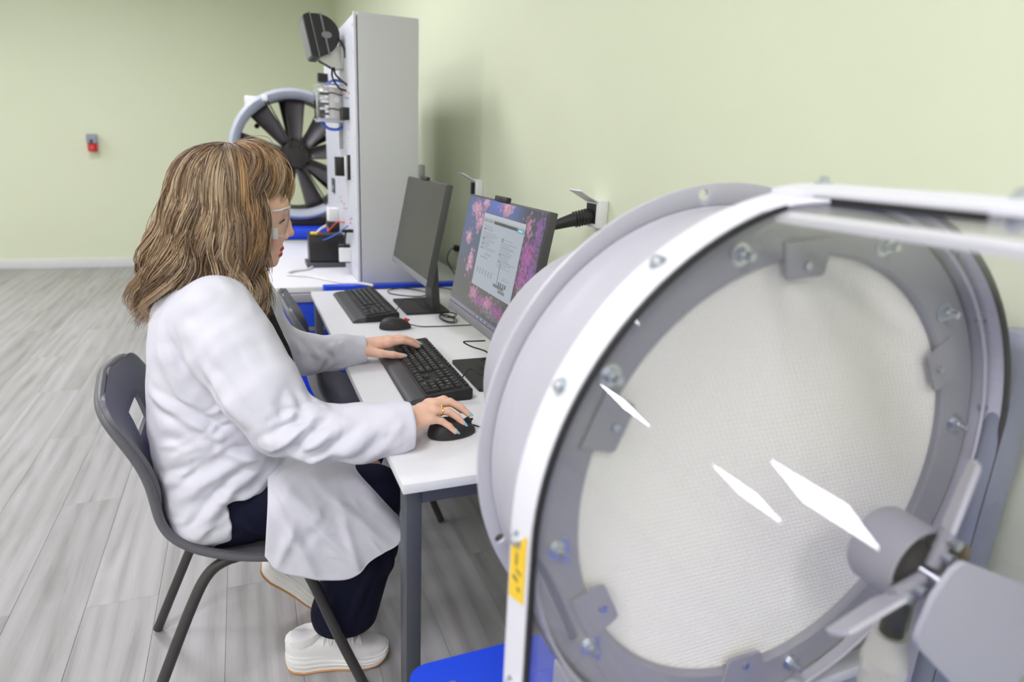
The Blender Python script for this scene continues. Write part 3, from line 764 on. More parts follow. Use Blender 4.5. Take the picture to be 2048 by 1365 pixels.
# ------------------------------------------------------------------ fan machine far behind
fan = empty('duct_fan', (.335, 4.62, 0), 'round grey duct fan with dark radial blades on a blue stand', 'fan')
FC = Vector((.335, 4.45, 1.255)); FR_ = .40
MB().lathe([(.338, .03), (.342, .0), (.358, -.028), (.380, -.035), (.398, -.022), (FR_, .0), (.396, .04), (.375, .07), (.37, .34), (.345, .34), (.338, .03)], FC, (0, 1, 0), n=64).build('inlet_ring', MT['fanr'], fan, smooth=50)
MB().lathe([(.337, .03), (.337, .33)], FC, (0, 1, 0), n=64).build('duct_lining', MT['dark'], fan, smooth=60)
hubo = MB().lathe([(0, -.005), (.075, -.002), (.088, .012), (.09, .12), (0, .12)], FC+Vector((0, .05, 0)), (0, 1, 0), n=36).build('hub', MT['hub'], fan)
for k in range(9):
    t0 = 2*PI*k/9+.16; P = []
    for i in range(9):
        r = .085+(.335-.085)*i/8; ch = .080+.026*i/8; tw = math.radians(52-26*i/8); row = []
        for j in range(7):
            q = (j/6-.5)*2*ch*.5*1.3; camb = .012*(1-(2*j/6-1)**2)
            tan = q*math.cos(tw)+camb*math.sin(tw); ax = q*math.sin(tw)-camb*math.cos(tw)
            cr, ct = Vector((math.cos(t0), 0, math.sin(t0))), Vector((-math.sin(t0), 0, math.cos(t0)))
            row.append(FC+Vector((0, .10+ax, 0))+cr*r+ct*tan)
        P.append(row)
    b = MB().grid(P).build('blade', MT['fanb'], fan, smooth=60)
    md = b.modifiers.new('solid', 'SOLIDIFY'); md.thickness = .008
for t in (math.radians(118), math.radians(62), math.radians(205), math.radians(300), math.radians(-20)):
    d = Vector((math.cos(t), 0, math.sin(t)))
    for s in (-.008, .008):
        o = Vector((-math.sin(t), 0, math.cos(t)))*s
        MB().cyl(FC+d*.36+o+Vector((0, -.012, 0)), FC+d*.05+o+Vector((0, .035, 0)), .004, n=8).build('guard_wire', MT['dark'], fan)
    MB().box(FC+d*.372+Vector((0, -.03, 0)), (.035, .016, .035), .006).build('guard_clip', MT['strip'], fan)
MB().box(FC+Vector((-.25, .03, .30)), (.075, .05, .075), .008).build('lifting_lug', MT['strip'], fan)
for s in (-.22, .22): MB().cyl(FC+Vector((s, .28, .17)), FC+Vector((s, .31, .17)), .016, n=16).build('rear_bolt', MT['gask'], fan)
for k in range(5):
    t = 2*PI*k/5+.5; d = Vector((math.cos(t), 0, math.sin(t)))
    MB().cyl(FC+Vector((0, .30, 0))+d*.06, FC+Vector((0, .30, 0))+d*.345, .018, n=10).build('rear_strut', MT['dark'], fan)
MB().box((FC.x, 4.60, .835), (.52, .30, .05), .006).build('saddle', MT['hub'], fan)
MB().box((FC.x, 4.62, .775), (.78, .62, .075), .012).build('blue_deck', MT['blue'], fan)
for sx in (-.34, .34):
    for yy in (4.36, 4.88): MB().box((FC.x+sx, yy, .37), (.05, .05, .74), .004).build('leg', MT['blue'], fan)

# ------------------------------------------------------------------ things on the walls
so = empty('industrial_socket', (-1.335, YB, 1.245), 'grey and red industrial power socket on the green back wall', 'socket')
MB().prism([(0, .055), (-.05, .05), (-.085, .035), (-.09, -.03), (0, -.045)], (-1.375, YB, 1.27), (0, 1, 0), (0, 0, 1), (1, 0, 0), .08).build('housing', MT['grey'], so)
MB().cyl((-1.335, YB-.045, 1.24), (-1.335, YB-.066, 1.165), .041, .043, n=24).build('collar', MT['red'], so)
MB().cyl((-1.335, YB-.066, 1.166), (-1.335, YB-.067, 1.160), .035, .030, n=24).build('cap', MT['red'], so)
MB().box((-1.335, YB-.09, 1.25), (.03, .02, .05), .004).build('latch', MT['gun'], so)

def wall_socket(y, z, label, open_flap):
    e = empty('wall_socket', (XW, y, z), label, 'socket', 'white wall sockets')
    MB().box((XW-.018, y, z), (.036, .085, .085), .006).build('housing', MT['whitep'], e)
    MB().box((XW-.0355, y, z), (.004, .06, .06), .002).build('face', MT['gask'] if open_flap else MT['whitep'], e)
    if open_flap:
        R = Matrix.Rotation(math.radians(-62), 3, 'Y')
        MB().box(Vector((XW-.036, y, z+.036))+R @ Vector((0, 0, .034)), (.005, .08, .072), .002, rot=R).build('flap', MT['whitep'], e)
        MB().cyl((XW-.036, y-.035, z+.038), (XW-.036, y+.035, z+.038), .004, n=10).build('hinge', MT['whitep'], e)
    return e
wall_socket(2.89, 1.165, 'white wall socket with lifted flap behind the lit monitor', True)
ws = wall_socket(1.765, 1.165, 'white wall socket with lifted flap and a black plug in it', True)
wall_socket(3.95, 1.20, 'white wall socket partly hidden behind the tall grey cabinet', False)
pl = empty('power_plug', (XW-.05, 1.765, 1.15), 'black power plug and thick cable hanging from the wall socket', 'plug')
pp = [(XW-.037, 1.765, 1.158), (XW-.07, 1.768, 1.150), (XW-.105, 1.775, 1.140), (XW-.14, 1.785, 1.128), (XW-.165, 1.79, 1.118)]
MB().tube(catmull(pp, 4), [.022, .024, .024, .023, .022, .022, .021, .020, .019, .018, .017, .016, .015, .014, .013, .012, .0115], n=14).build('body', MT['blk2'], pl, smooth=60)
for k in range(5):
    q = Vector(pp[0]).lerp(Vector(pp[2]), .2+.13*k); MB().lathe([(.0235, -.002), (.0255, 0), (.0235, .002)], q, Vector(pp[2])-Vector(pp[0]), n=16).build('grip_ring', MT['blk'], pl)
MB().tube(catmull([(XW-.16, 1.789, 1.121), (XW-.20, 1.80, 1.10), (XW-.225, 1.80, 1.05), (XW-.23, 1.795, .98), (XW-.225, 1.79, .88), (XW-.20, 1.77, .78), (XW-.16, 1.74, .747)], 8), .0065, n=10).build('cord', MT['cable'], pl, smooth=60)
cl = empty('cable_clip', (XW, 3.2, .845), 'small black plug on the wall between the two monitors', 'plug')
MB().box((XW-.012, 3.2, .845), (.024, .05, .03), .006).build('body', MT['blk'], cl)
# ------------------------------------------------------------------ wind tunnel in the foreground (axis along y)
XA, ZA, RG = .606, .948, .357
wt = empty('wind_tunnel', (XA, .45, 0), 'round grey wind tunnel with clear curved guard and white honeycomb screen', 'wind tunnel')
LV = .46                                         # straight lower part of the guard
def gp(s, t, r=RG):
    """s: arc length along the inverted U from lower left over the top to lower right; t: y"""
    LA = PI*RG
    if s < LV: return Vector((XA-r, t, ZA-LV+s))
    if s < LV+LA:
        th = (s-LV)/RG
        return Vector((XA-r*math.cos(th), t, ZA+r*math.sin(th)))
    return Vector((XA+r, t, ZA-(s-LV-LA)))
STOT = 2*LV+PI*RG; STOP = LV+PI*RG/2
def shell_patch(nm, s0, s1, t0, t1, r, th, m, ns=64, nt=2):
    S = [s0+(s1-s0)*i/ns for i in range(ns+1)]; T = [t0+(t1-t0)*j/nt for j in range(nt+1)]
    outer = [[gp(s, t, r+th) for t in T] for s in S]; inner = [[gp(s, t, r) for t in T] for s in S]
    mb = MB(); k = nt+1; n = (ns+1)*k
    v = [p for row in outer for p in row]+[p for row in inner for p in row]
    f = [[i*k+j, (i+1)*k+j, (i+1)*k+j+1, i*k+j+1] for i in range(ns) for j in range(nt)]
    f += [[n+i*k+j, n+i*k+j+1, n+(i+1)*k+j+1, n+(i+1)*k+j] for i in range(ns) for j in range(nt)]
    for i in range(ns):
        f.append([i*k, n+i*k, n+(i+1)*k, (i+1)*k]); f.append([i*k+nt, (i+1)*k+nt, n+(i+1)*k+nt, n+i*k+nt])
    for j in range(nt):
        f.append([j, j+1, n+j+1, n+j]); q = ns*k; f.append([q+j, n+q+j, n+q+j+1, q+j+1])
    return mb.add(v, f).build(nm, m, wt, smooth=40)
shell_patch('guard_sheet', .0, STOP-.012, -.12, .553, RG-.003, .003, MT['acry'], 96, 2)
shell_patch('guard_sheet', STOP+.012, STOT, -.12, .553, RG-.003, .003, MT['acry'], 96, 2)
# white strip frame: arch at the duct, hinge rail along the top, second rail beyond
shell_patch('arch_strip', 0, STOT, .511, .560, RG, .004, MT['strip'], 110, 2)
shell_patch('hinge_rail', STOP-.072, STOP+.012, -.12, .56, RG+.0042, .005, MT['strip'], 6, 8)
shell_patch('guard_rail', STOP-.116, STOP-.100, -.12, .51, RG-.011, .007, MT['strip'], 4, 8)
shell_patch('arch_gasket', 0, STOT, .5045, .5105, RG-.002, .005, MT['gask'], 110, 1)
shell_patch('rail_gasket', STOP-.0765, STOP-.0725, .33, .50, RG-.001, .006, MT['gask'], 2, 6)
# rounded inner corner between arch strip and rail
cr = MB(); cs, ct, rr = STOP-.072, .511, .055; pts = []
for i in range(9):
    a = PI/2*i/8; pts.append((cs-rr+rr*math.sin(a), ct-rr+rr*math.cos(a)))
v = [gp(cs, ct, RG+.0045)]+[gp(s, t, RG+.0045) for s, t in pts]
cr.add(v, [[0, i+1, i+2] for i in range(8)]); o_ = cr.build('corner_gusset', MT['strip'], wt, smooth=60)
md = o_.modifiers.new('solid', 'SOLIDIFY'); md.thickness = .004
def bolt(p, n, r=.0075, h=.006, name='bolt', shank=0):
    p, n = Vector(p), Vector(n).normalized()
    mb = MB().cyl(p, p+n*.0016, r*1.55, n=18)
    mb.cyl(p+n*.0016, p+n*(h+.0016), r, n=6)
    if shank: mb.cyl(p+n*h, p+n*(h+shank), r*.55, n=12)
    else: mb.lathe([(r*.82, 0), (r*.6, h*.35), (0, h*.4)], p+n*(h+.0016), n, n=12)
    return mb.build(name, MT['zinc'], wt, smooth=30)
for th in (-.02, .46, .90):                       # along the arch, left flank
    if th < 0: p = gp(LV+th*RG, .540, RG+.004); nn = (-1, 0, 0)
    else: p = gp(LV+th*RG, .540, RG+.004); nn = (-math.cos(th), 0, math.sin(th))
    bolt(p, nn, .0062, .005)
for s in (.05, LV-.19): bolt(gp(s, .535, RG+.004), (-1, 0, 0), .0062, .005)
for t in (.548, .345, .13): bolt(gp(STOP-.012, t, RG+.009), (0, 0, 1), .0062, .005)
for th in (2.20, 2.55, 2.95, 3.3): bolt(gp(LV+th*RG, .535, RG-.001), (math.cos(th), 0, -math.sin(th)), .0045, .006)
bolt(gp(STOP-.012, .345, RG-.002), (0, 0, -1), .006, .012)
# housing and rear flange
MB().lathe([(.353, .558), (.346, .59), (.337, .63), (.329, .67), (.325, .70), (.328, .711), (.321, .711), (.321, .69), (.330, .63), (.348, .558)], (XA, 0, ZA), (0, 1, 0), n=96).build('housing', MT['mach'], wt, smooth=40)
fb = MB(); nseg = 96; yfl = .716; holes = [math.radians(a) for a in (99, 201, 45, 0, 315, 270)]
hr = .0075; rin, rout, rb = .312, .358, .3455
def ring_with_holes(y0, y1):
    """annulus with real bolt holes: cut by boolean"""
    me = MB().lathe([(rin, y0), (rout, y0), (rout, y1), (rin, y1), (rin, y0)], (XA+.012, 0, ZA), (0, 1, 0), n=128)
    o = me.build('rear_flange', MT['mach'], wt, smooth=40)
    cut = MB()
    for a in holes: cut.cyl((XA+.012+rb*math.cos(a), y0-.02, ZA+rb*math.sin(a)), (XA+.012+rb*math.cos(a), y1+.02, ZA+rb*math.sin(a)), hr, n=20)
    co = cut.build('cut', MT['mach'], wt, smooth=0)
    md = o.modifiers.new('holes', 'BOOLEAN'); md.operation = 'DIFFERENCE'; md.object = co; md.solver = 'EXACT'
    dg = bpy.context.evaluated_depsgraph_get(); dg.update()
    nm = bpy.data.meshes.new_from_object(o.evaluated_get(dg)); o.modifiers.clear(); o.data = nm
    bpy.data.objects.remove(co, do_unlink=True)
    return o
ring_with_holes(.712, .718)
MB().lathe([(.315, .718), (.300, .80), (.255, .93), (.24, .99), (.232, .99), (.246, .93), (.292, .80), (.307, .718)], (XA, 0, ZA), (0, 1, 0), n=72).build('duct_cone', MT['mach'], wt, smooth=50)
MB().lathe([(0, .97), (.235, .97), (.235, .975), (0, .975)], (XA, 0, ZA), (0, 1, 0), n=48).build('duct_end', MT['machd'], wt, smooth=50)
# ring plate with clips, then the honeycomb
MB().lathe([(.286, .574), (.286, .548), (.290, .545), (.341, .545), (.344, .548), (.344, .574), (.286, .574)], (XA, 0, ZA), (0, 1, 0), n=96).build('ring_plate', MT['machd'], wt, smooth=35)
MB().lathe([(.345, .5305), (.347, .528), (.3495, .528), (.3495, .558)], (XA, 0, ZA), (0, 1, 0), n=96).build('ring_lip', MT['mach'], wt, smooth=35)
for k, a in enumerate((95, 28, -30, -92, 206, 157)):
    a = math.radians(a); d = Vector((math.cos(a), 0, math.sin(a))); tn = Vector((-math.sin(a), 0, math.cos(a)))
    poly = [(-.034, .306), (.034, .306), (.029, .268), (.025, .263), (-.025, .263), (-.029, .268)]
    cl_ = MB().prism(poly, (XA, .5405, ZA), tn, d, (0, 1, 0), .004).build('clip', MT['machd'], wt)
    q = Vector((XA, .5405, ZA))+d*.277
    MB().cyl(q, q-Vector((0, .004, 0)), .0045, n=12).build('clip_screw', MT['zinc'], cl_)
for a in (112, 72, 42, 8, 148, 186, 214, 244, 285, 322):
    a = math.radians(a); q = Vector((XA+  .312*math.cos(a), .545, ZA+.312*math.sin(a)))
    bolt(q, (0, -1, 0), .0085, .008, 'ring_bolt', .012)
hx = MB(); pt_ = .0074; ss = pt_/math.sqrt(3); RH = .2855; yf, yb = .5545, .5575
nr = int(RH/(1.5*ss))+1; nc = int(RH/pt_)+1; V = []; F = []
for r in range(-nr, nr+1):
    for c_ in range(-nc, nc+1):
        cx, cz = (c_+.5*(r % 2))*pt_, r*1.5*ss
        if cx*cx+cz*cz > RH*RH: continue
        cs_ = [(cx+ss*math.cos(PI/6+PI/3*k), cz+ss*math.sin(PI/6+PI/3*k)) for k in range(6)]
        for k in (0, 1, 2):
            (a0, b0), (a1, b1) = cs_[k], cs_[k+1]; n0 = len(V)
            V += [(XA+a0, yf, ZA+b0), (XA+a1, yf, ZA+b1), (XA+a1, yb, ZA+b1), (XA+a0, yb, ZA+b0)]; F.append([n0, n0+1, n0+2, n0+3])
o = origin_of(wt); me = bpy.data.meshes.new('honeycomb'); me.from_pydata([(a-o.x, b-o.y, c_-o.z) for a, b, c_ in V], [], F); me.materials.append(MT['honey'])
hc = bpy.data.objects.new('honeycomb', me); COL.objects.link(hc); hc.parent = wt; tag(hc, 'cream honeycomb cells behind the clear guard', kind='stuff')
MB().lathe([(0, .5556), (.2858, .5556), (.2858, .570), (0, .570)], (XA, 0, ZA), (0, 1, 0), n=96).build('honeycomb_bright_backing', MT['honey'], wt, smooth=30)  # backing disc added behind the shallow cells to brighten the honeycomb
# wind turbine in front of the screen
HY = .405
MB().lathe([(0, HY+.035), (.043, HY+.035), (.046, HY+.03), (.046, HY-.020), (.043, HY-.022), (.041, HY-.018), (.041, HY+.004), (0, HY+.004)], (XA+.046, 0, ZA-.028), (0, 1, 0), n=48).build('nacelle', MT['machd'], wt, smooth=40)
MB().lathe([(0, HY-.02), (.026, HY-.02), (.028, HY-.012), (.028, HY+.006)], (XA+.048, 0, ZA-.030), (0, 1, 0), n=30).build('hub', MT['hub'], wt, smooth=40)
HX, HZ = XA+.048, ZA-.030
MB().cyl((HX, HY-.02, HZ), (HX+.006, HY-.055, HZ-.004), .006, n=14).build('shaft', MT['zinc'], wt)
for a in (75, 195, 315):
    a = math.radians(a); d = Vector((math.cos(a), 0, math.sin(a)))
    q = Vector((HX, HY-.03, HZ)); MB().cyl(q+d*.010, q+d*.052, .0075, n=14).build('blade_root', MT['machd'], wt)
    for s in (.026, .043):
        MB().cyl(q+d*s+Vector((0, -.016, 0)), q+d*s+Vector((0, -.006, 0)), .0062, n=6).build('root_bolt', MT['zinc'], wt)
def blade(ang, tw, m='mach'):
    a = math.radians(ang); d = Vector((math.cos(a), 0, math.sin(a))); tn = Vector((-math.sin(a), 0, math.cos(a)))
    t = math.radians(tw); w = tn*math.cos(t)+Vector((0, -1, 0))*math.sin(t); nn = d.cross(w)
    poly = [(.046, -.016), (.058, -.026), (.128, -.020), (.132, -.012), (.132, .012), (.128, .020), (.058, .026), (.046, .016)]
    return MB().prism(poly, Vector((HX, HY-.03, HZ))-nn*.002, d, w, nn, .005).build('turbine_blade', MT[m], wt)
blade(198, -49); blade(78, 39)
MB().prism([(.640, .945), (.652, .951), (.66, .950), (.86, .857), (.868, .84), (.80, .70), (.70, .782), (.618, .858), (.612, .868), (.612, .878), (.622, .92)], (0, .345, 0), (1, 0, 0), (0, 0, 1), (0, 1, 0), .006).build('vane', MT['mach'], wt)
MX, MY = .660, .402
MB().cyl((MX, MY, ZA-.165), (MX, MY, ZA-.065), .013, n=18).build('mast', MT['blk'], wt)
gl = MB()
gl.cyl((MX, MY, ZA-.165), (MX, MY, ZA-.128), .024, .019, n=24); gl.cyl((MX, MY, ZA-.178), (MX, MY, ZA-.165), .026, n=6); gl.cyl((MX, MY, ZA-.205), (MX, MY, ZA-.178), .022, n=24)
gl.build('cable_gland', MT['gland'], wt)
MB().cyl((MX, MY, .502), (MX, MY, ZA-.205), .012, n=16).build('mast', MT['gun'], wt)
MB().box((HX+.034, HY-.034, ZA-.008), (.012, .02, .022), .003).build('bracket', MT['brown'], wt)
# support frame and blue base
MB().box((XA, .548, ZA-.352), (.60, .03, .020), .003).build('cross_bar', MT['strip'], wt)
MB().box((XA, .575, ZA-.395), (.64, .05, .07), .003).build('support_plate', MT['mach'], wt)
MB().box((XA, .64, ZA-.385), (.44, .12, .09), .004).build('saddle', MT['machd'], wt)
for sx in (-.20, .20): MB().box((XA+sx, .22, .54), (.05, .62, .06), .004).build('base_rail', MT['machd'], wt)
MB().prism(rrect(.80, 1.30, .035, 6), (.600, .215, .470), (1, 0, 0), (0, 1, 0), (0, 0, 1), .030).build('base_plate', MT['blue'], wt)
bolt((.262, .80, .500), (0, 0, 1), .008, .006)
bolt((.945, .80, .500), (0, 0, 1), .008, .006)
for sx in (.245, .955):
    for yy in (-.36, .78): MB().box((sx, yy, .235), (.05, .05, .47), .004).build('leg', MT['blue'], wt)
MB().lathe([(.0, .08), (.06, .078), (.075, .06), (.08, .0)], (XA-.235, .40, .500), (0, 0, 1), n=30).build('foot_cover', MT['strip'], wt, smooth=50)
st = MB().prism([(-.019, -.030), (.019, -.044), (.019, .018), (-.019, .052)], gp(LV-.042, .5365, RG+.0046), (0, 1, 0), (0, 0, 1), (-1, 0, 0), .0006).build('warning_sticker', MT['yellow'], wt, smooth=0)
for dy, dz, sy, sz in ((.002, .012, .004, .014), (-.004, .0, .012, .003), (.003, -.012, .012, .004), (-.006, -.020, .006, .004)):
    p = gp(LV-.042, .5365, RG+.0054); MB().box((p.x, p.y+dy, p.z+dz), (.0004, sy, sz)).build('sticker_print', MT['gun'], st, smooth=0)
# grey cylinder standing by the wall behind the guard
cn = empty('grey_canister', (.985, .52, .5), 'grey lidded canister standing beside the wall behind the clear guard', 'canister')
MB().lathe([(0, 0), (.028, 0), (.028, .60), (.030, .604), (.030, .62), (.026, .628), (0, .628)], (.985, .52, .5), (0, 0, 1), n=30).build('body', MT['grey'], cn, smooth=40)
# ------------------------------------------------------------------ signed-distance modelling for soft bodies
class Field:
    def __init__(s, lo, hi, h):
        s.h = h; s.lo = np.array(lo, np.float32); s.n = np.ceil((np.array(hi)-np.array(lo))/h).astype(int)+1
        s.D = np.full(tuple(s.n), 1.0, np.float32)
    def win(s, lo, hi, m):
        a = np.clip(np.floor((np.array(lo)-m-s.lo)/s.h).astype(int), 0, s.n-1)
        b = np.clip(np.ceil((np.array(hi)+m-s.lo)/s.h).astype(int)+1, 1, s.n)
        sl = tuple(slice(i, max(j, i+1)) for i, j in zip(a, b))
        ax = [(s.lo[k]+s.h*np.arange(sl[k].start, sl[k].stop)).astype(np.float32) for k in range(3)]
        return sl, ax[0][:, None, None], ax[1][None, :, None], ax[2][None, None, :]
    def mix(s, sl, d, k, op):
        a = s.D[sl]
        if op == 'sub':
            d = -d; hh = np.clip(.5-.5*(a-d)/k, 0, 1) if k else None
            s.D[sl] = (np.maximum(a, d) if not k else a*(1-hh)+d*hh+k*hh*(1-hh))
        elif not k: s.D[sl] = np.minimum(a, d)
        else:
            hh = np.clip(.5+.5*(d-a)/k, 0, 1); s.D[sl] = d*(1-hh)+a*hh-k*hh*(1-hh)
        return s
    def cone(s, a, b, ra, rb, k=.01, op='add', sy=1.0):
        a, b = np.array(a, np.float32), np.array(b, np.float32); r = max(ra, rb)
        sl, X, Y, Z = s.win(np.minimum(a, b)-r*max(1, sy), np.maximum(a, b)+r*max(1, sy), k+4*s.h)
        d = b-a; L2 = float(d @ d)+1e-12
        yc = Y
        t = np.clip(((X-a[0])*d[0]+(yc-a[1])*d[1]+(Z-a[2])*d[2])/L2, 0, 1)
        q = np.sqrt((X-a[0]-t*d[0])**2+((yc-a[1]-t*d[1])/sy)**2+(Z-a[2]-t*d[2])**2)-(ra+(rb-ra)*t)
        return s.mix(sl, q, k, op)
    def chain(s, pts, rs, k=.01, op='add', sy=1.0):
        for i in range(len(pts)-1): s.cone(pts[i], pts[i+1], rs[i], rs[i+1], k, op, sy)
        return s
    def ell(s, c, r, k=.01, op='add', tilt=0.0):
        c = np.array(c, np.float32); m = max(r)
        sl, X, Y, Z = s.win(c-m, c+m, k+4*s.h)
        ct, st_ = math.cos(tilt), math.sin(tilt); dx, dz = X-c[0], Z-c[2]
        x, z = dx*ct+dz*st_, -dx*st_+dz*ct
        q = np.sqrt((x/r[0])**2+((Y-c[1])/r[1])**2+(z/r[2])**2); g = np.sqrt((x/r[0]**2)**2+((Y-c[1])/r[1]**2)**2+(z/r[2]**2)**2)+1e-9
        return s.mix(sl, q*(q-1)/g, k, op)
    def box(s, lo, hi, k=0.0, op='add', rnd=0.0):
        lo, hi = np.array(lo, np.float32), np.array(hi, np.float32); c, e = (lo+hi)/2, (hi-lo)/2-rnd
        sl, X, Y, Z = s.win(lo, hi, k+4*s.h)
        qx, qy, qz = np.abs(X-c[0])-e[0], np.abs(Y-c[1])-e[1], np.abs(Z-c[2])-e[2]
        d = np.sqrt(np.maximum(qx, 0)**2+np.maximum(qy, 0)**2+np.maximum(qz, 0)**2)+np.minimum(np.maximum(np.maximum(qx, qy), qz), 0)-rnd
        return s.mix(sl, d, k, op)
    def loft(s, lv, cy, p=2.3, k=.02, shear=0.0, op='add'):
        """stack of super-ellipses: (z, centre x, half depth, half width)"""
        lv = np.array(sorted(lv), np.float32); z0, z1 = lv[0, 0], lv[-1, 0]
        sl, X, Y, Z = s.win((float((lv[:, 1]-lv[:, 2]).min())-.05, cy-lv[:, 3].max()-.02, z0), (float((lv[:, 1]+lv[:, 2]).max())+.05, cy+lv[:, 3].max()+.02, z1), k+4*s.h)
        zz = np.clip(Z, z0, z1); zf = np.linspace(z0, z1, 200)
        def sm(col):
            v = np.interp(zf, lv[:, 0], lv[:, col]); kk = np.ones(15)/15; v = np.convolve(np.pad(v, 7, 'edge'), kk, 'valid')
            return np.interp(zz.ravel(), zf, v).reshape(zz.shape).astype(np.float32)
        cx, a, b = sm(1), sm(2), sm(3)
        q = (np.abs((X-cx-shear*(Y-cy))/a)**p+np.abs((Y-cy)/b)**p+1e-9)**(1/p)
        d = (q-1)*np.minimum(a, b)*.9
        d = np.maximum(d, np.maximum(z0-Z, Z-z1))
        return s.mix(sl, d, k, op)
    def mesh(s, smooth=2):
        D = s.D; ins = D < 0
        cnt = np.zeros(tuple(s.n-1), np.uint8); nx, ny, nz = s.n
        for i in (0, 1):
            for j in (0, 1):
                for k in (0, 1): cnt += ins[i:nx-1+i, j:ny-1+j, k:nz-1+k]
        act = (cnt > 0) & (cnt < 8); ids = np.argwhere(act); N = len(ids)
        idx = np.full(act.shape, -1, np.int32); idx[act] = np.arange(N)
        acc = np.zeros((N, 3)); c = np.zeros(N); I = ids
        corners = [(i, j, k) for i in (0, 1) for j in (0, 1) for k in (0, 1)]
        val = {q: D[I[:, 0]+q[0], I[:, 1]+q[1], I[:, 2]+q[2]] for q in corners}
        for q in corners:
            for ax in range(3):
                if q[ax]: continue
                q2 = list(q); q2[ax] = 1; q2 = tuple(q2); a, b = val[q], val[q2]
                m = (a < 0) != (b < 0); t = np.where(m, a/np.where(m, a-b, 1), 0)
                P = np.tile(np.array(q, float), (N, 1)); P[:, ax] = t
                acc[m] += P[m]; c[m] += 1
        V = s.lo+s.h*(I+acc/c[:, None])
        F = []
        for ax in range(3):
            a = [slice(None)]*3; b = [slice(None)]*3; a[ax] = slice(0, -1); b[ax] = slice(1, None)
            A, B = ins[tuple(a)], ins[tuple(b)]; u, w = [(1, 2), (2, 0), (0, 1)][ax]
            for flip, m in ((0, A & ~B), (1, ~A & B)):
                E = np.argwhere(m); E = E[(E[:, u] > 0) & (E[:, w] > 0) & (E[:, u] < s.n[u]-1) & (E[:, w] < s.n[w]-1)]
                g = []
                for du, dw in ((0, 0), (-1, 0), (-1, -1), (0, -1)):
                    Q = E.copy(); Q[:, u] += du; Q[:, w] += dw; g.append(idx[Q[:, 0], Q[:, 1], Q[:, 2]])
                q = np.stack(g if not flip else g[::-1], 1); F.append(q)
        F = np.concatenate(F); F = F[(F >= 0).all(1)]
        ed = np.concatenate([F[:, [0, 1]], F[:, [1, 2]], F[:, [2, 3]], F[:, [3, 0]]])
        for _ in range(smooth):
            sm = np.zeros_like(V); n_ = np.zeros(N)
            np.add.at(sm, ed[:, 0], V[ed[:, 1]]); np.add.at(n_, ed[:, 0], 1)
            V = V*.5+.5*sm/np.maximum(n_, 1)[:, None]
        return V, F

def normals(V, F):
    n = np.cross(V[F[:, 2]]-V[F[:, 0]], V[F[:, 3]]-V[F[:, 1]]); N = np.zeros_like(V)
    for k in range(4): np.add.at(N, F[:, k], n)
    return N/(np.linalg.norm(N, axis=1, keepdims=True)+1e-12)

def np_mesh(name, V, F, m, parent=None, cols=None):
    o = np.array(origin_of(parent)) if parent else np.zeros(3)
    me = bpy.data.meshes.new(name); V = (V-o).astype(np.float32)
    me.vertices.add(len(V)); me.vertices.foreach_set('co', V.ravel())
    k = F.shape[1]; me.loops.add(len(F)*k); me.loops.foreach_set('vertex_index', F.astype(np.int32).ravel())
    me.polygons.add(len(F)); me.polygons.foreach_set('loop_start', np.arange(len(F), dtype=np.int32)*k)
    me.update(calc_edges=True); me.validate()
    me.polygons.foreach_set('use_smooth', np.ones(len(me.polygons), bool))
    me.materials.append(m)
    if cols is not None:
        at = me.color_attributes.new('Col', 'FLOAT_COLOR', 'POINT'); c4 = np.ones((len(V), 4), np.float32); c4[:, :3] = cols
        at.data.foreach_set('color', c4.ravel())
    ob = bpy.data.objects.new(name, me); COL.objects.link(ob); ob.parent = parent
    return ob

def seg_dist(P, a, b):
    d = b-a; t = np.clip(((P-a) @ d)/(d @ d+1e-12), 0, 1); return np.linalg.norm(P-a-t[:, None]*d, axis=1), t

def folds(V, N, lines, facing=None):
    """raise soft creases along polylines in 3-D: (points, amplitude, width)"""
    disp = np.zeros(len(V))
    for pts, amp, w in lines:
        pts = np.array(pts, float); L = len(pts)-1
        best = np.full(len(V), 9.0); tt = np.zeros(len(V)); side = np.zeros(len(V))
        for i in range(L):
            d, t = seg_dist(V, pts[i], pts[i+1]); m = d < best
            best[m] = d[m]; tt[m] = (i+t[m])/L
        env = np.sin(np.clip(tt, .02, .98)*PI)**.5
        x = best/w
        disp += amp*env*(np.exp(-x*x)-.55*np.exp(-((x-1.7)/.8)**2))
    return V+N*disp[:, None]

# ------------------------------------------------------------------ the seated woman
BY = 1.52                                         # mid-plane of the torso
SKIN = np.array(s2l((243, 196, 172)))
R_W = (.270, 1.205, .787)
R_F = {  # right hand on the mouse: knuckle, middle joint, end joint, tip
    'index': [(.343, 1.262, .803), (.379, 1.271, .806), (.401, 1.266, .794), (.417, 1.259, .780)],
    'middle': [(.348, 1.241, .808), (.386, 1.248, .808), (.409, 1.243, .795), (.426, 1.237, .779)],
    'ring': [(.341, 1.220, .803), (.374, 1.223, .798), (.394, 1.219, .784), (.407, 1.215, .768)],
    'little': [(.330, 1.201, .794), (.355, 1.202, .786), (.371, 1.199, .774), (.384, 1.197, .760)]}
R_T = [(.288, 1.236, .782), (.318, 1.262, .772), (.345, 1.276, .764), (.368, 1.283, .757)]
L_W = (.275, 1.772, .782)
L_F = {
    'index': [(.358, 1.752, .795), (.398, 1.756, .798), (.424, 1.760, .789), (.444, 1.763, .777)],
    'middle': [(.364, 1.775, .797), (.408, 1.780, .800), (.434, 1.783, .790), (.455, 1.785, .777)],
    'ring': [(.360, 1.797, .795), (.400, 1.803, .797), (.424, 1.807, .788), (.442, 1.809, .776)],
    'little': [(.348, 1.816, .788), (.380, 1.826, .788), (.399, 1.831, .781), (.413, 1.834, .772)]}
L_T = [(.298, 1.742, .780), (.330, 1.722, .776), (.362, 1.716, .772), (.392, 1.716, .766)]
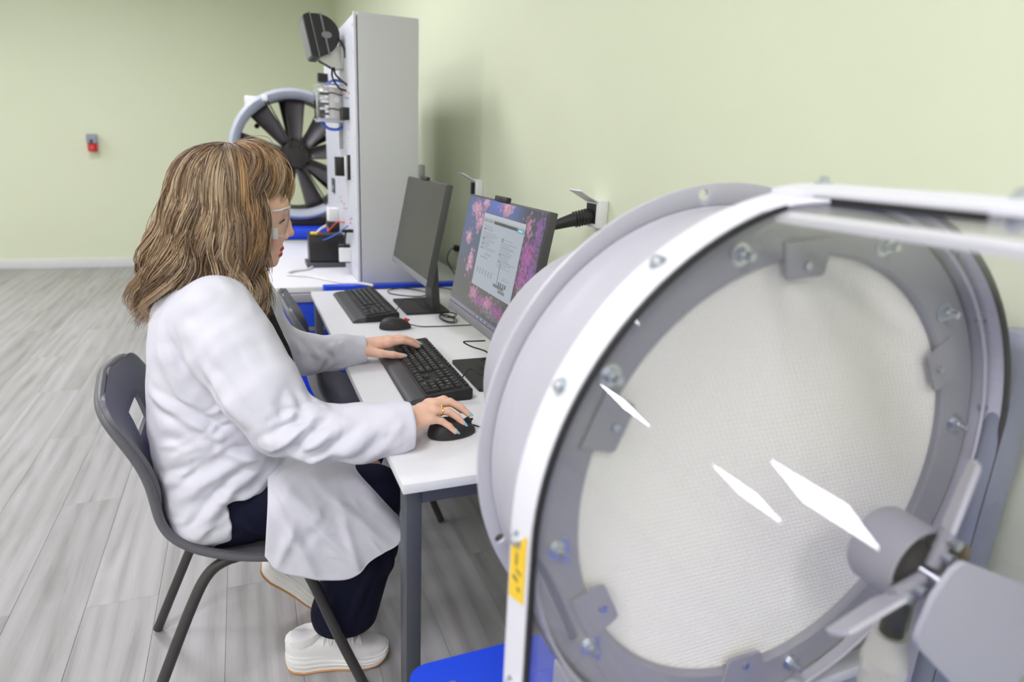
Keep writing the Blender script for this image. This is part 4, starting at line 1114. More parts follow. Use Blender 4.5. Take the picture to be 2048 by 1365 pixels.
def hand(f, W, Fg, T, k=.006):
    W = np.array(W)
    for nm, r0 in (('index', .0098), ('middle', .0100), ('ring', .0094), ('little', .0082)):
        P = [np.array(p) for p in Fg[nm]]
        f.chain(P, [r0, r0*.92, r0*.84, r0*.70], .0025)
        m = W+(P[0]-W)*.25
        f.cone(m, P[0], .0175, r0*1.15, .010)
    kn = [np.array(Fg[n][0]) for n in ('index', 'middle', 'ring', 'little')]
    for a, b in zip(kn[:-1], kn[1:]): f.cone(W*.3+a*.7, W*.3+b*.7, .0125, .012, .010)
    T = [np.array(p) for p in T]
    f.cone(W*.7+T[0]*.3, T[0], .017, .0155, .012); f.chain(T, [.0155, .0115, .0102, .0078], .005)

f = Field((-.16, 1.10, .10), (.50, 1.90, 1.325), .0030)
# skull, face, jaw
HYc = 1.50
f.ell((-.022, HYc, 1.215), (.100, .078, .094), .01)
f.ell((.022, HYc, 1.172), (.060, .062, .082), .025, tilt=.12)
f.ell((.045, HYc, 1.212), (.045, .056, .045), .02)
for s_ in (-1, 1):
    f.cone((-.022, HYc+s_*.056, 1.148), (.038, HYc+s_*.018, 1.092), .020, .014, .02)
    f.ell((.045, HYc+s_*.036, 1.146), (.024, .020, .020), .016)
    f.cone((.083, HYc+s_*.012, 1.200), (.066, HYc+s_*.044, 1.203), .0065, .0055, .012)
f.ell((.049, HYc, 1.089), (.0145, .017, .0145), .016)
f.ell((.058, HYc, 1.112), (.012, .024, .016), .012)
for s_ in (-1, 1): f.ell((.086, HYc+s_*.031, 1.178), (.016, .017, .0125), .008, 'sub')
f.chain([(.080, HYc, 1.190), (.0845, HYc, 1.170), (.0890, HYc, 1.1515)], [.0085, .0085, .0098], .008)
f.ell((.0915, HYc, 1.1485), (.0085, .0085, .0075), .005)
for s_ in (-1, 1): f.ell((.0795, HYc+s_*.0115, 1.1425), (.0085, .0065, .0070), .004)
for s_ in (-1, 1):
    f.cone((.0715, HYc+s_*.002, 1.1165), (.0600, HYc+s_*.022, 1.1105), .0058, .0022, .003)
    f.cone((.0675, HYc+s_*.003, 1.1035), (.0590, HYc+s_*.020, 1.1085), .0062, .0025, .003)
    f.cone((.0775, HYc, 1.1095), (.0640, HYc+s_*.023, 1.1095), .0011, .0006, .001, 'sub')
    f.ell((.058, HYc+s_*.031, 1.179), (.0165, .0165, .0150), .004)             # lids over the eyes
    f.cone((.0765, HYc+s_*.020, 1.1745), (.066, HYc+s_*.045, 1.1735), .0022, .0016, .0015, 'sub')
    f.ell((-.022, HYc+s_*.079, 1.165), (.022, .008, .031), .006)
f.cone((-.030, HYc, 1.130), (-.062, HYc+.012, 1.01), .050, .054, .02)
# torso, limbs inside the clothes
f.loft([(1.045, -.07, .05, .10), (.98, -.075, .075, .14), (.86, -.07, .095, .135), (.74, -.075, .10, .13), (.60, -.085, .105, .15), (.49, -.09, .095, .15)], BY, 2.2, .02)
f.chain([(-.055, 1.375, .985), (.035, 1.268, .80), R_W], [.045, .038, .0215], .02)
f.cone(R_W, np.array(R_W)*.6+np.array(R_F['middle'][0])*.4, .0215, .020, .01, sy=1.15)
f.chain([(-.045, 1.665, .985), (.055, 1.80, .79), L_W], [.045, .038, .0215], .02)
f.cone(L_W, np.array(L_W)*.6+np.array(L_F['middle'][0])*.4, .0215, .020, .01, sy=1.15)
hand(f, R_W, R_F, R_T); hand(f, L_W, L_F, L_T)
f.chain([(-.07, 1.445, .535), (.245, 1.425, .505), (.175, 1.465, .13)], [.070, .055, .036], .02)
f.chain([(-.07, 1.595, .535), (.245, 1.62, .505), (.055, 1.70, .21)], [.070, .055, .036], .02)
V, F = f.mesh(2)
HD = -.009
cols = np.tile(SKIN, (len(V), 1))
def paint(c, r, col, sharp=.25):
    d = np.sqrt((((V-np.array(c))/np.array(r))**2).sum(1)); w = np.clip((1-d)/sharp, 0, 1)[:, None]
    cols[:] = cols*(1-w)+np.array(s2l(col))*w
paint((.045, HYc-.05, 1.145), (.03, .03, .022), (232, 160, 142), .9); paint((.095, HYc, 1.147), (.016, .016, .013), (234, 160, 138), .9)
for s_ in (-1, 1):
    paint((.068, HYc+s_*.010, 1.1155), (.014, .013, .0062), (176, 44, 54)); paint((.066, HYc+s_*.009, 1.1035), (.014, .013, .0065), (186, 52, 60))
    paint((.074, HYc+s_*.032, 1.203), (.014, .017, .0042), (120, 84, 66), .5)
    paint((.072, HYc+s_*.034, 1.1755), (.012, .017, .0035), (64, 46, 60), .5)
for Fg in (R_F, L_F):
    for p in Fg.values(): paint(p[1], (.010, .010, .010), (228, 166, 142), .9); paint(p[0], (.012, .012, .012), (232, 176, 152), .9)
_w = np.clip((V[:, 2]-1.03)/.05, 0, 1); V[:, 2] += HD*_w*_w*(3-2*_w)
MT['skin'] = attr_mat('skin', rough=.5, sss=.12, spec=.4)
person = np_mesh('person', V, F, MT['skin'], None, cols)
tag(person, 'woman in a white lab coat and clear safety glasses working at the computer', 'person')
for s_ in (-1, 1):
    ey = MB().lathe([(0, -.0105), (.006, -.0088), (.0098, -.004), (.0105, 0), (.0098, .004), (.006, .0088), (0, .0105)], (.0645, HYc+s_*.031, 1.1765+HD), (1, 0, 0), n=20).build('eye', MT['whitep'], person, smooth=80)
    MB().lathe([(.0054, .0092), (.003, .0104), (0, .0108)], (.0645, HYc+s_*.031, 1.1765+HD), (1, 0, -.15), n=16).build('iris', MT['dark'], ey, smooth=80)
MT['lash'] = mat('dark lashes', (40, 28, 34), .7)
for s_ in (-1, 1):
    MB().tube(catmull([(.0785, HYc+s_*.019, 1.1775+HD), (.0790, HYc+s_*.028, 1.1815+HD), (.0760, HYc+s_*.038, 1.1800+HD), (.0690, HYc+s_*.047, 1.1760+HD)], 4), .0014, n=6).build('eyelash', MT['lash'], person, smooth=80)
    MB().tube(catmull([(.0850, HYc+s_*.014, 1.2000+HD), (.0830, HYc+s_*.026, 1.2035+HD), (.0770, HYc+s_*.040, 1.2035+HD), (.0680, HYc+s_*.052, 1.1985+HD)], 4), [.0016]*3+[.0022]*6+[.0012]*4, n=6).build('eyebrow', MT['lash'], person, smooth=80)
# nails
MT['nail'] = mat('light blue nail polish', (146, 212, 240), .18, spec=.6, coat=.5)
def nail(P, q, up, w=.0062, l=.0105):
    P, q = np.array(P), np.array(q); d = (P-q)/np.linalg.norm(P-q); up = np.array(up, float); up -= d*(up @ d); up /= np.linalg.norm(up); sd = np.cross(d, up)
    rows = []
    for i in range(7):
        a = i/6; ww = w*(1-.55*max(0, (a-.55)/.45)**2)*(.80+.2*min(1, a*4)); rows.append([P+d*(a*l*1.25-.004)+up*(.0064-.0012*a-.30*ww*t*t/1.0)+sd*ww*t for t in (-1, -.66, -.33, 0, .33, .66, 1)])
    o = MB().grid([[Vector(p) for p in r] for r in rows]).build('fingernail', MT['nail'], person, smooth=80)
    md = o.modifiers.new('solid', 'SOLIDIFY'); md.thickness = .0010
for p in R_F.values(): nail(p[3], p[2], (.35, -.25, .9))
nail(R_T[3], R_T[2], (.1, .3, .9))
for p in L_F.values(): nail(p[3], p[2], (.35, -.1, .9))
nail(L_T[3], L_T[2], (.15, -.55, .8), .0066)
# gold ring
a, b = np.array(R_F['ring'][0]), np.array(R_F['ring'][1]); d = Vector(b-a).normalized(); q = Vector(a*.45+b*.55)
MT['gold'] = mat('gold', (232, 190, 96), .2, metal=1)
rg = MB().lathe([(.0098, -.0012), (.0108, 0), (.0098, .0012), (.0092, 0), (.0098, -.0012)], q, d, n=28).build('finger_ring', MT['gold'], person)
MB().lathe([(0, 0), (.0030, .0005), (.0022, .003), (0, .0035)], q+Vector((.002, .003, .0102)), (.1, .1, 1), n=10).build('ring_stone', MT['gold'], rg)
# ------------------------------------------------------------------ clothes
def cloth_mat(name, rgb, crease=.35):
    m, nt, b = newmat(name); L = nt.links.new; N = nt.nodes.new
    b.inputs['Base Color'].default_value = (*s2l(rgb), 1); b.inputs['Roughness'].default_value = .85; b.inputs['Specular IOR Level'].default_value = .15
    tc = N('ShaderNodeTexCoord'); mp = N('ShaderNodeMapping'); mp.inputs['Scale'].default_value = (1.0, 1.0, .8); mp.inputs['Rotation'].default_value = (.2, .7, .3); L(tc.outputs['Object'], mp.inputs[0])
    n1 = N('ShaderNodeTexNoise'); n1.noise_type = 'RIDGED_MULTIFRACTAL'; n1.inputs['Scale'].default_value = 12; n1.inputs['Detail'].default_value = 2.0; n1.inputs['Distortion'].default_value = .6; L(mp.outputs[0], n1.inputs['Vector'])
    n2 = N('ShaderNodeTexNoise'); n2.inputs['Scale'].default_value = 900; L(tc.outputs['Object'], n2.inputs['Vector'])
    ad = N('ShaderNodeMath'); ad.operation = 'MULTIPLY_ADD'; ad.inputs[1].default_value = .03; L(n2.outputs['Fac'], ad.inputs[0]); L(n1.outputs['Fac'], ad.inputs[2])
    bp = N('ShaderNodeBump'); bp.inputs['Strength'].default_value = crease; bp.inputs['Distance'].default_value = .02; L(ad.outputs[0], bp.inputs['Height']); L(bp.outputs[0], b.inputs['Normal'])
    return m
MT['coat'] = cloth_mat('white cotton', (222, 221, 233), .6)
MT['navy'] = mat('navy trouser cloth', (18, 20, 44), .8, bump=.1, bscale=60, spec=.2)
MT['blacktop'] = mat('black knit', (20, 20, 22), .85, bump=.2, bscale=300, spec=.2)
SH = .16                                          # the far side of the coat sits a little further forward
f = Field((-.27, 1.12, .34), (.34, 1.92, 1.14), .0034)
f.loft([(1.092, -.068, .050, .060), (1.065, -.068, .066, .085), (1.045, -.074, .080, .125), (1.015, -.080, .094, .165), (.975, -.078, .108, .182), (.93, -.074, .120, .185), (.87, -.066, .139, .182), (.80, -.060, .152, .180), (.72, -.056, .162, .182), (.63, -.058, .152, .190), (.55, -.072, .128, .193), (.505, -.080, .124, .186), (.488, -.080, .118, .172), (.474, -.078, .108, .150), (.462, -.076, .10, .13)], BY, 2.35, .0, SH)
# sleeves
f.chain([(-.062, 1.362, 1.000), (-.035, 1.325, .935), (.005, 1.285, .865), (.045, 1.258, .800)], [.076, .078, .073, .066], .03)
f.chain([(.045, 1.258, .800), (.105, 1.235, .778), (.19, 1.215, .774), (.250, 1.204, .783), (.287, 1.196, .788)], [.066, .057, .0565, .050, .046], .022)
f.chain([(-.045, 1.675, 1.000), (-.01, 1.72, .93), (.055, 1.79, .800)], [.076, .074, .060], .03)
f.chain([(.055, 1.79, .800), (.13, 1.785, .770), (.22, 1.775, .772), (.292, 1.770, .778)], [.060, .055, .047, .040], .022)
# open front: a wedge between the two front edges
for z0, z1, xa_, w0, w1 in ((.60, .72, .02, .030, .036), (.72, .84, .01, .036, .040), (.84, .96, -.02, .040, .046), (.96, 1.10, -.04, .046, .052)):
    f.box((xa_, BY-.012-w1*.5, z0-.005), (.30, BY+.010+w1*.6, z1+.005), .006, 'sub', .004)
f.box((-.20, BY-.042, 1.02), (.2, BY+.055, 1.2), .01, 'sub', .01)            # neck opening
# side vent: the trousers show through on the near side
f.box((-.068, 1.20, .497), (.20, 1.415, .592), .003, 'sub')
f.box((-.068, 1.415, .50), (.20, 1.70, .585), .01, 'sub')
# cuffs end cleanly
f.box((.290, 1.10, .66), (.36, 1.30, .92), 0, 'sub'); f.box((.295, 1.68, .66), (.36, 1.90, .92), 0, 'sub')
V, F = f.mesh(2); N = normals(V, F)
def tz(x, z): # near flank of the torso
    zs = [.435, .48, .55, .63, .72, .80, .87, .93, .975, 1.015]; cx = [-.08, -.082, -.072, -.058, -.056, -.06, -.066, -.074, -.078, -.08]; a = [.108, .122, .128, .152, .162, .152, .139, .12, .108, .094]; b = [.172, .19, .193, .19, .182, .18, .182, .185, .182, .165]
    c_, a_, b_ = (np.interp(z, zs, q) for q in (cx, a, b)); t = min(.98, abs((x-c_+SH*.17)/a_)); return BY-b_*(1-t**2.35)**(1/2.35)
def T(*xz): return [(x, tz(x, z), z) for x, z in xz]
fl_ = [
    (T((-.20, .835), (-.15, .805), (-.10, .765), (-.06, .735)), .008, .012), (T((-.185, .775), (-.13, .765), (-.08, .745)), .005, .018),
    (T((-.19, .70), (-.13, .725), (-.06, .725)), .006, .022), (T((-.16, .95), (-.155, .90), (-.13, .85), (-.10, .80)), .006, .020),
    (T((-.18, .60), (-.12, .64), (-.06, .675), (.0, .69)), .008, .016), (T((-.14, .525), (-.10, .58), (-.05, .635), (.01, .665)), .008, .013),
    (T((-.07, .71), (-.02, .685), (.03, .66)), .009, .011), (T((-.195, .64), (-.15, .66)), .005, .012), (T((-.10, .62), (-.06, .60), (-.03, .60)), .005, .010),
    # upper arm and elbow
    ([(-.10, 1.305, .985), (-.075, 1.275, .92), (-.045, 1.235, .86), (-.02, 1.21, .80)], .009, .015), ([(-.03, 1.285, .99), (-.005, 1.25, .92), (.02, 1.215, .86)], .008, .015),
    ([(.02, 1.29, .93), (.04, 1.25, .88), (.06, 1.215, .845), (.045, 1.20, .80)], .010, .012), ([(.115, 1.225, .833), (.085, 1.19, .815), (.04, 1.187, .79), (.0, 1.20, .765)], .013, .013),
    ([(.10, 1.22, .835), (.06, 1.20, .83), (.02, 1.205, .81)], .011, .010), ([(.075, 1.185, .80), (.03, 1.19, .765), (.005, 1.205, .755)], .009, .010),
    ([(.15, 1.18, .815), (.11, 1.175, .79), (.06, 1.18, .76)], .008, .013), ([(.21, 1.165, .81), (.17, 1.16, .775), (.13, 1.165, .745)], .007, .014), ([(.26, 1.16, .80), (.23, 1.155, .77), (.20, 1.165, .74)], .005, .012),
    ([(.03, 1.20, .755), (.08, 1.185, .745), (.13, 1.18, .735)], .007, .012),
    # far sleeve
    ([(.10, 1.745, .82), (.12, 1.735, .79), (.115, 1.735, .755)], .010, .011), ([(.15, 1.73, .80), (.17, 1.73, .77), (.155, 1.735, .735)], .010, .011), ([(.20, 1.735, .80), (.215, 1.735, .765)], .007, .010), ([(.08, 1.74, .80), (.07, 1.735, .765), (.08, 1.74, .73)], .009, .011),
    # lapel roll and front edge
    ([(-.048, 1.418, 1.07), (-.02, 1.43, 1.02), (.02, 1.445, .965), (.055, 1.46, .90), (.085, 1.47, .82), (.095, 1.47, .74)], .008, .010), ([(.0, 1.40, .985), (.03, 1.40, .93), (.055, 1.405, .86), (.07, 1.41, .78)], .008, .013),
    ([(-.10, 1.40, 1.04), (-.06, 1.375, 1.055), (-.02, 1.38, 1.035)], .005, .010),
]
V = folds(V, N, fl_)
rng = np.random.default_rng(3)
N = normals(V, F)
def creases(V, N, lines):
    disp = np.zeros(len(V))
    for a, b, c, amp, w in lines:                  # thin bent crease a-b-c
        near = np.linalg.norm(V-b, axis=1) < np.linalg.norm(a-c)+.03
        P = V[near]; d1, t1 = seg_dist(P, a, b); d2, t2 = seg_dist(P, b, c); m = d1 < d2
        d = np.where(m, d1, d2); t = np.where(m, t1*.5, .5+t2*.5)
        disp[near] += amp*np.sin(np.clip(t, .02, .98)*PI)*(np.exp(-(d/w)*1.2)-.45*np.exp(-((d-2.2*w)/(1.1*w))**2))
    return V+N*disp[:, None]
cl_ = []
def crease(c, ang, L, amp, w, surf):
    dx, dz = math.cos(ang)*L/2, math.sin(ang)*L/2; bow = rng.normal(0, .12)*L
    pts = [(c[0]-dx, c[1]-dz), (c[0]-math.sin(ang)*bow, c[1]+math.cos(ang)*bow), (c[0]+dx, c[1]+dz)]
    cl_.append(tuple(np.array((x, surf(x, z), z)) for x, z in pts)+(amp, w))
for k in range(26): crease((rng.uniform(-.18, -.03), rng.uniform(.50, .82)), rng.uniform(.25, 1.0), rng.uniform(.04, .10), rng.uniform(.0018, .0042), rng.uniform(.004, .008), tz)
for k in range(8): crease((rng.uniform(-.17, -.10), rng.uniform(.82, .97)), rng.uniform(-1.4, -.7), rng.uniform(.04, .09), rng.uniform(.0015, .003), rng.uniform(.005, .008), tz)
ysl = lambda x, z: np.interp(x, [-.08, -.03, .02, .06, .12, .20, .28], [1.29, 1.25, 1.21, 1.19, 1.178, 1.16, 1.152])
for k in range(16): crease((rng.uniform(.01, .14), rng.uniform(.745, .83)), rng.uniform(.2, 1.1), rng.uniform(.03, .07), rng.uniform(.0025, .0055), rng.uniform(.004, .007), ysl)
for k in range(9): crease((rng.uniform(.14, .26), rng.uniform(.745, .82)), rng.uniform(.5, 1.2), rng.uniform(.03, .06), rng.uniform(.0015, .003), rng.uniform(.004, .007), ysl)
for k in range(10): crease((rng.uniform(-.08, .03), rng.uniform(.84, .97)), rng.uniform(-1.3, -.6), rng.uniform(.04, .08), rng.uniform(.0015, .0035), rng.uniform(.005, .008), ysl)
yfs = lambda x, z: 1.735
for k in range(10): crease((rng.uniform(.06, .27), rng.uniform(.73, .81)), rng.uniform(.6, 1.9), rng.uniform(.03, .06), rng.uniform(.002, .005), rng.uniform(.004, .007), yfs)
V = creases(V, N, cl_); N = normals(V, F)
wv = .0009*np.sin(V[:, 0]*61+V[:, 2]*47+2*np.sin(V[:, 2]*23+V[:, 1]*31))+.0005*np.sin(V[:, 0]*-90+V[:, 2]*110+3*np.sin(V[:, 1]*40))
V = V+N*wv[:, None]
coat = np_mesh('lab_coat', V, F, MT['coat'], person)
# sleeve seam at the shoulder, stand collar, cuff hems
def hem(nm, pts, r, parent=coat): return MB().tube(catmull(pts, 5), r, n=6).build(nm, MT['coat'], parent, smooth=80)
P = []
for i in range(13):                                # collar: a folded band round the neck
    t = -2.05+4.1*i/12; c0 = Vector((-.066-.048*math.cos(t), BY-.012+.066*math.sin(t), 0)); dr = Vector((-math.cos(t), math.sin(t), 0))
    zt = 1.098-.010*abs(t)/2; P.append([c0+Vector((0, 0, zt-.040)), c0+dr*.004+Vector((0, 0, zt-.010)), c0+dr*.008+Vector((0, 0, zt)), c0+dr*.016+Vector((0, 0, zt-.006)), c0+dr*.026+Vector((0, 0, zt-.035-.006*abs(t)))])
o = MB().grid(P).build('collar', MT['coat'], coat, smooth=80); md = o.modifiers.new('solid', 'SOLIDIFY'); md.thickness = .003; sb_ = o.modifiers.new('sub', 'SUBSURF'); sb_.levels = 2; sb_.render_levels = 2
# lapel: turned-back front edge on the near side
P = []
for z, xe, w in ((1.065, -.036, .020), (1.02, -.014, .040), (.965, .016, .055), (.91, .044, .056), (.85, .068, .046), (.79, .086, .032), (.74, .095, .016)):
    ye = BY-.030
    P.append([Vector((xe+.010, ye, z)), Vector((xe+.004, ye-.006-w*.2, z-.002)), Vector((xe-w*.30, ye-.012-w*.75, z-.006)), Vector((xe-w*.62, ye-.010-w*1.15, z-.012))])
o = MB().grid(P).build('lapel', MT['coat'], coat, smooth=80); md = o.modifiers.new('solid', 'SOLIDIFY'); md.thickness = .0035; sb_ = o.modifiers.new('sub', 'SUBSURF'); sb_.levels = 2; sb_.render_levels = 2
# front skirt panel draped over the near thigh
top = catmull([(.012, .640), (.06, .656), (.12, .650), (.175, .622), (.225, .578), (.268, .525), (.300, .470)], 11)
bot = catmull([(-.006, .474), (.02, .434), (.075, .408), (.13, .390), (.178, .388), (.220, .420), (.284, .446)], 11)
nu, nv = len(top)-1, 56; P = []
SKC = []
for k in range(20):
    a_, l_ = rng.uniform(-1.15, -.5), rng.uniform(.04, .10); cx_, cz_ = rng.uniform(.03, .25), rng.uniform(.42, .62)
    SKC.append((cx_-math.cos(a_)*l_/2, cz_-math.sin(a_)*l_/2, cx_+math.cos(a_)*l_/2, cz_+math.sin(a_)*l_/2, rng.uniform(.0015, .004), rng.uniform(.003, .006)))
for i in range(nu+1):
    u = i/nu; row = []
    for j in range(nv+1):
        v = j/nv; x = top[i][0]*(1-v)+bot[i][0]*v; z = top[i][1]*(1-v)+bot[i][1]*v
        k_ = min(1, max(0, (u-.38)/.34)); k_ = k_*k_*(3-2*k_)
        y = 1.425-.100*k_-(.122-.096*k_)*(1-math.exp(-v*9))-.004*v
        y -= .012*math.sin(u*PI)*v
        for (x0, z0, x1, z1, am, w) in ((.05, .60, .20, .40, .010, .012), (.10, .63, .27, .44, .007, .010), (.02, .60, .10, .40, .010, .013), (.15, .60, .19, .40, .006, .010), (.06, .55, .02, .45, .009, .010), (.20, .59, .28, .50, .005, .010), (.03, .635, .14, .52, .007, .011)):
            dx, dz = x1-x0, z1-z0; q = max(0, min(1, ((x-x0)*dx+(z-z0)*dz)/(dx*dx+dz*dz))); dd = math.hypot(x-x0-q*dx, z-z0-q*dz)/w
            y -= am*math.exp(-dd*dd)*math.sin(PI*max(.03, min(.97, q)))**.5
        for (x0, z0, x1, z1, am, w) in SKC:
            dx, dz = x1-x0, z1-z0; q = max(0, min(1, ((x-x0)*dx+(z-z0)*dz)/(dx*dx+dz*dz))); dd = math.hypot(x-x0-q*dx, z-z0-q*dz)/w
            if dd < 6: y -= am*math.exp(-dd*1.2)*math.sin(PI*max(.03, min(.97, q)))
        row.append(Vector((x, y, z)))
    P.append(row)
# upper edge rolls over the thigh
P = [[Vector((r[0].x*.92+.008, 1.52, r[0].z+.004))]+[Vector((r[0].x, 1.465, r[0].z+.008))]+r for r in P]
o = MB().grid(P).build('coat_skirt', MT['coat'], coat, smooth=80); md = o.modifiers.new('solid', 'SOLIDIFY'); md.thickness = .003
# trousers and the black top
f = Field((-.24, 1.28, .10), (.36, 1.80, .66), .0045)
f.loft([(.64, -.075, .11, .17), (.56, -.08, .125, .175), (.50, -.085, .115, .17), (.468, -.085, .095, .15)], BY, 2.2, .01)
f.chain([(-.06, 1.430, .540), (.10, 1.410, .540), (.245, 1.410, .520)], [.086, .084, .070], .02)
f.chain([(.245, 1.410, .520), (.226, 1.430, .36), (.178, 1.462, .165)], [.070, .080, .086], .02, sy=.86)
f.chain([(-.06, 1.61, .540), (.10, 1.63, .545), (.245, 1.64, .525)], [.086, .084, .070], .02)
f.chain([(.245, 1.64, .525), (.17, 1.665, .37), (.075, 1.70, .225)], [.070, .076, .080], .02, sy=.86)
# slanting trouser hems
f.box((-.2, 1.30, .0), (.36, 1.575, .128), .0, 'sub')
f.box((-.3, 1.58, .0), (.36, 1.85, .19), .0, 'sub')
V, F = f.mesh(2); N = normals(V, F)
V = folds(V, N, [([(.30, 1.35, .47), (.24, 1.35, .36), (.20, 1.37, .25), (.17, 1.38, .15)], .006, .012), ([(.27, 1.36, .42), (.29, 1.39, .30), (.26, 1.40, .17)], .006, .014), ([(.20, 1.35, .42), (.15, 1.37, .30), (.115, 1.40, .18)], .007, .014), ([(.02, 1.33, .56), (.12, 1.33, .57), (.22, 1.345, .555)], .005, .012), ([(-.05, 1.345, .55), (-.02, 1.34, .51), (.01, 1.345, .49)], .006, .010)])
trousers = np_mesh('trousers', V, F, MT['navy'], person)
f = Field((-.20, 1.34, .62), (.14, 1.72, 1.09), .0045)
f.loft([(1.075, -.064, .052, .060), (1.04, -.074, .072, .10), (.98, -.068, .104, .145), (.92, -.066, .120, .145), (.86, -.060, .138, .140), (.78, -.056, .152, .138), (.70, -.056, .154, .138), (.64, -.06, .146, .14)], BY+.01, 2.3, .0, SH)
V, F = f.mesh(2); np_mesh('black_top', V, F, MT['blacktop'], person)

# ------------------------------------------------------------------ shoes
MT['shoe'] = mat('white knit shoe', (232, 229, 230), .6, bump=.12, bscale=400)
MT['sole'] = mat('white foam sole', (238, 236, 234), .55)
MT['gum'] = mat('tan rubber outsole', (196, 142, 86), .55)
MT['lace'] = mat('white lace', (240, 238, 238), .7, bump=.2, bscale=900)
def make_shoe():
    """local: heel at x=0, toe at x=.265, sole down"""
    e = empty('shoe'); e.parent = person
    xs = [0, .006, .02, .05, .09, .13, .17, .205, .235, .255, .265]
    hw = [.012, .024, .034, .038, .036, .037, .043, .046, .043, .030, .010]     # half width of the sole
    off = [0, 0, 0, 0, .002, .003, .003, .002, .001, 0, 0]
    zb = [.020, .010, .004, 0, 0, 0, 0, .002, .008, .016, .022]                  # rocker
    zt = [.050, .052, .050, .047, .044, .040, .036, .033, .034, .036, .038]
    X = np.linspace(0, .265, 34); HW = np.interp(X, xs, hw); ZB = np.interp(X, xs, zb); ZT = np.interp(X, xs, zt); OF = np.interp(X, xs, off)
    def band(nm, f0, f1, gx, m, grooves=0):
        rows = []
        for k in range(9):
            t = f0+(f1-f0)*k/8; bulge = gx+.0035*math.sin(PI*k/8)
            if grooves: bulge += .0016*math.cos(2*PI*k/8*grooves)
            ring = [(x, o_+(h+bulge), zb_+(zt_-zb_)*t) for x, o_, h, zb_, zt_ in zip(X, OF, HW, ZB, ZT)]+[(x, o_-(h+bulge), zb_+(zt_-zb_)*t) for x, o_, h, zb_, zt_ in list(zip(X, OF, HW, ZB, ZT))[::-1]]
            rows.append(ring)
        n = len(rows[0]); v = [p for r in rows for p in r]; ff = [[k*n+i, k*n+(i+1) % n, (k+1)*n+(i+1) % n, (k+1)*n+i] for k in range(8) for i in range(n)]
        ff += [[i, n-1-i, n-2-i, i+1] for i in range(n//2-1)]+[[8*n+i, 8*n+i+1, 8*n+n-2-i, 8*n+n-1-i] for i in range(n//2-1)]
        return MB().add(v, ff).build(nm, m, e, smooth=50, local=True)
    band('outsole', -.06, .10, .001, MT['gum']); band('midsole', .10, 1.0, .0, MT['sole'], 3)
    xu = [.002, .01, .03, .06, .09, .12, .15, .19, .225, .25, .26]; hu = [.090, .098, .098, .092, .093, .098, .090, .070, .060, .052, .044]; wu = [.016, .026, .034, .036, .036, .037, .040, .042, .038, .028, .012]
    rows = []
    for x in np.linspace(.002, .26, 30):
        h, w, zl, o_ = np.interp(x, xu, hu), np.interp(x, xu, wu), np.interp(x, xs, zt)-.004, np.interp(x, xs, off); r = []
        for k in range(17):
            a = PI*k/16; r.append((x, o_+w*math.copysign(abs(math.cos(a))**.8, math.cos(a)), zl+(h-zl)*math.sin(a)**.62))
        rows.append(r)
    MB().grid(rows).build('upper', MT['shoe'], e, smooth=70, local=True)
    rows = []
    for k in range(13):
        a = 2*PI*k/12; rows.append([(.048+.048*math.cos(a)*s-.0*z, .034*math.sin(a)*s, .086+z+.012*math.cos(a)) for s, z in ((1, -.01), (1.02, .004), (.98, .012), (.9, .008), (.86, -.01))])
    MB().grid(rows).build('ankle_collar', MT['shoe'], e, smooth=70, local=True)
    for i in range(5):
        x = .105+i*.021; h = np.interp(x, xu, hu); MB().tube(catmull([(x-.008, -.030, h-.020), (x-.003, -.018, h-.001), (x, 0, h+.006), (x+.004, .018, h-.001), (x+.008, .030, h-.020)], 4), .0034, n=8).build('lace', MT['lace'], e, smooth=80, local=True)
        MB().tube(catmull([(x+.008, -.030, h-.022), (x+.004, -.018, h-.001), (x, 0, h+.005), (x-.003, .018, h-.002), (x-.008, .030, h-.020)], 4), .003, n=8).build('lace', MT['lace'], e, smooth=80, local=True)
    for s in (-1, 1):
        MB().tube(catmull([(.10, 0, .108), (.085, s*.012, .120), (.095, s*.026, .112), (.11, s*.018, .105), (.10, 0, .108)], 5), .003, n=8).build('lace', MT['lace'], e, smooth=80, local=True)
    return e
sr = make_shoe(); sl = copy_tree(sr, person)
sr.location = (.028, 1.500, .002); sr.rotation_euler = (0, 0, -.20)
sl.location = (-.030, 1.715, .172); sl.rotation_euler = (0, .74, -.14)
# ------------------------------------------------------------------ safety glasses
sg = empty('safety_glasses'); sg.parent = person
P = []
for i in range(25):                                # one wrap-around lens
    a = -1.62+3.24*i/24; row = []
    for j in range(9):
        v = j/8; z = 1.207-.058*v-.010*max(0, abs(a)-.9)*(1-2*v)
        nb = math.exp(-(a/.22)**2)*max(0, v-.55)*.035
        rx, ry = .046+.004*math.sin(PI*v), .070
        c = math.cos(a); x = .047+rx*math.copysign(abs(c)**.75, c)-.010*v+(-.012 if abs(a) > 1.3 else 0)
        row.append(Vector((x, 1.50+ry*math.sin(a), z+nb)))
    P.append(row)
o = MB().grid(P).build('lens', MT['lens'], sg, smooth=80); md = o.modifiers.new('solid', 'SOLIDIFY'); md.thickness = .0018
MT['clearframe'] = mat('frosted clear frame', (226, 226, 224), .25, spec=.6)
MB().tube([p[0] for p in P], .0021, n=8).build('brow_bar', MT['clearframe'], sg, smooth=80)
MB().tube([p[-1] for p in P], .0010, n=6).build('lower_rim', MT['clearframe'], sg, smooth=80)
for s in (-1, 1):
    y = 1.50+s*.073
    MB().tube(catmull([(.045, y, 1.200), (.02, y+s*.004, 1.199), (-.03, y+s*.006, 1.196), (-.065, y+s*.003, 1.190), (-.085, y, 1.170)], 4), .0028, n=8).build('temple_arm', MT['clearframe'], sg, smooth=80)
    MB().box((.052, y-s*.002, 1.157), (.022, .002, .024), .0008).build('side_shield', MT['clearframe'], sg)

sg.location = (0, 0, HD)
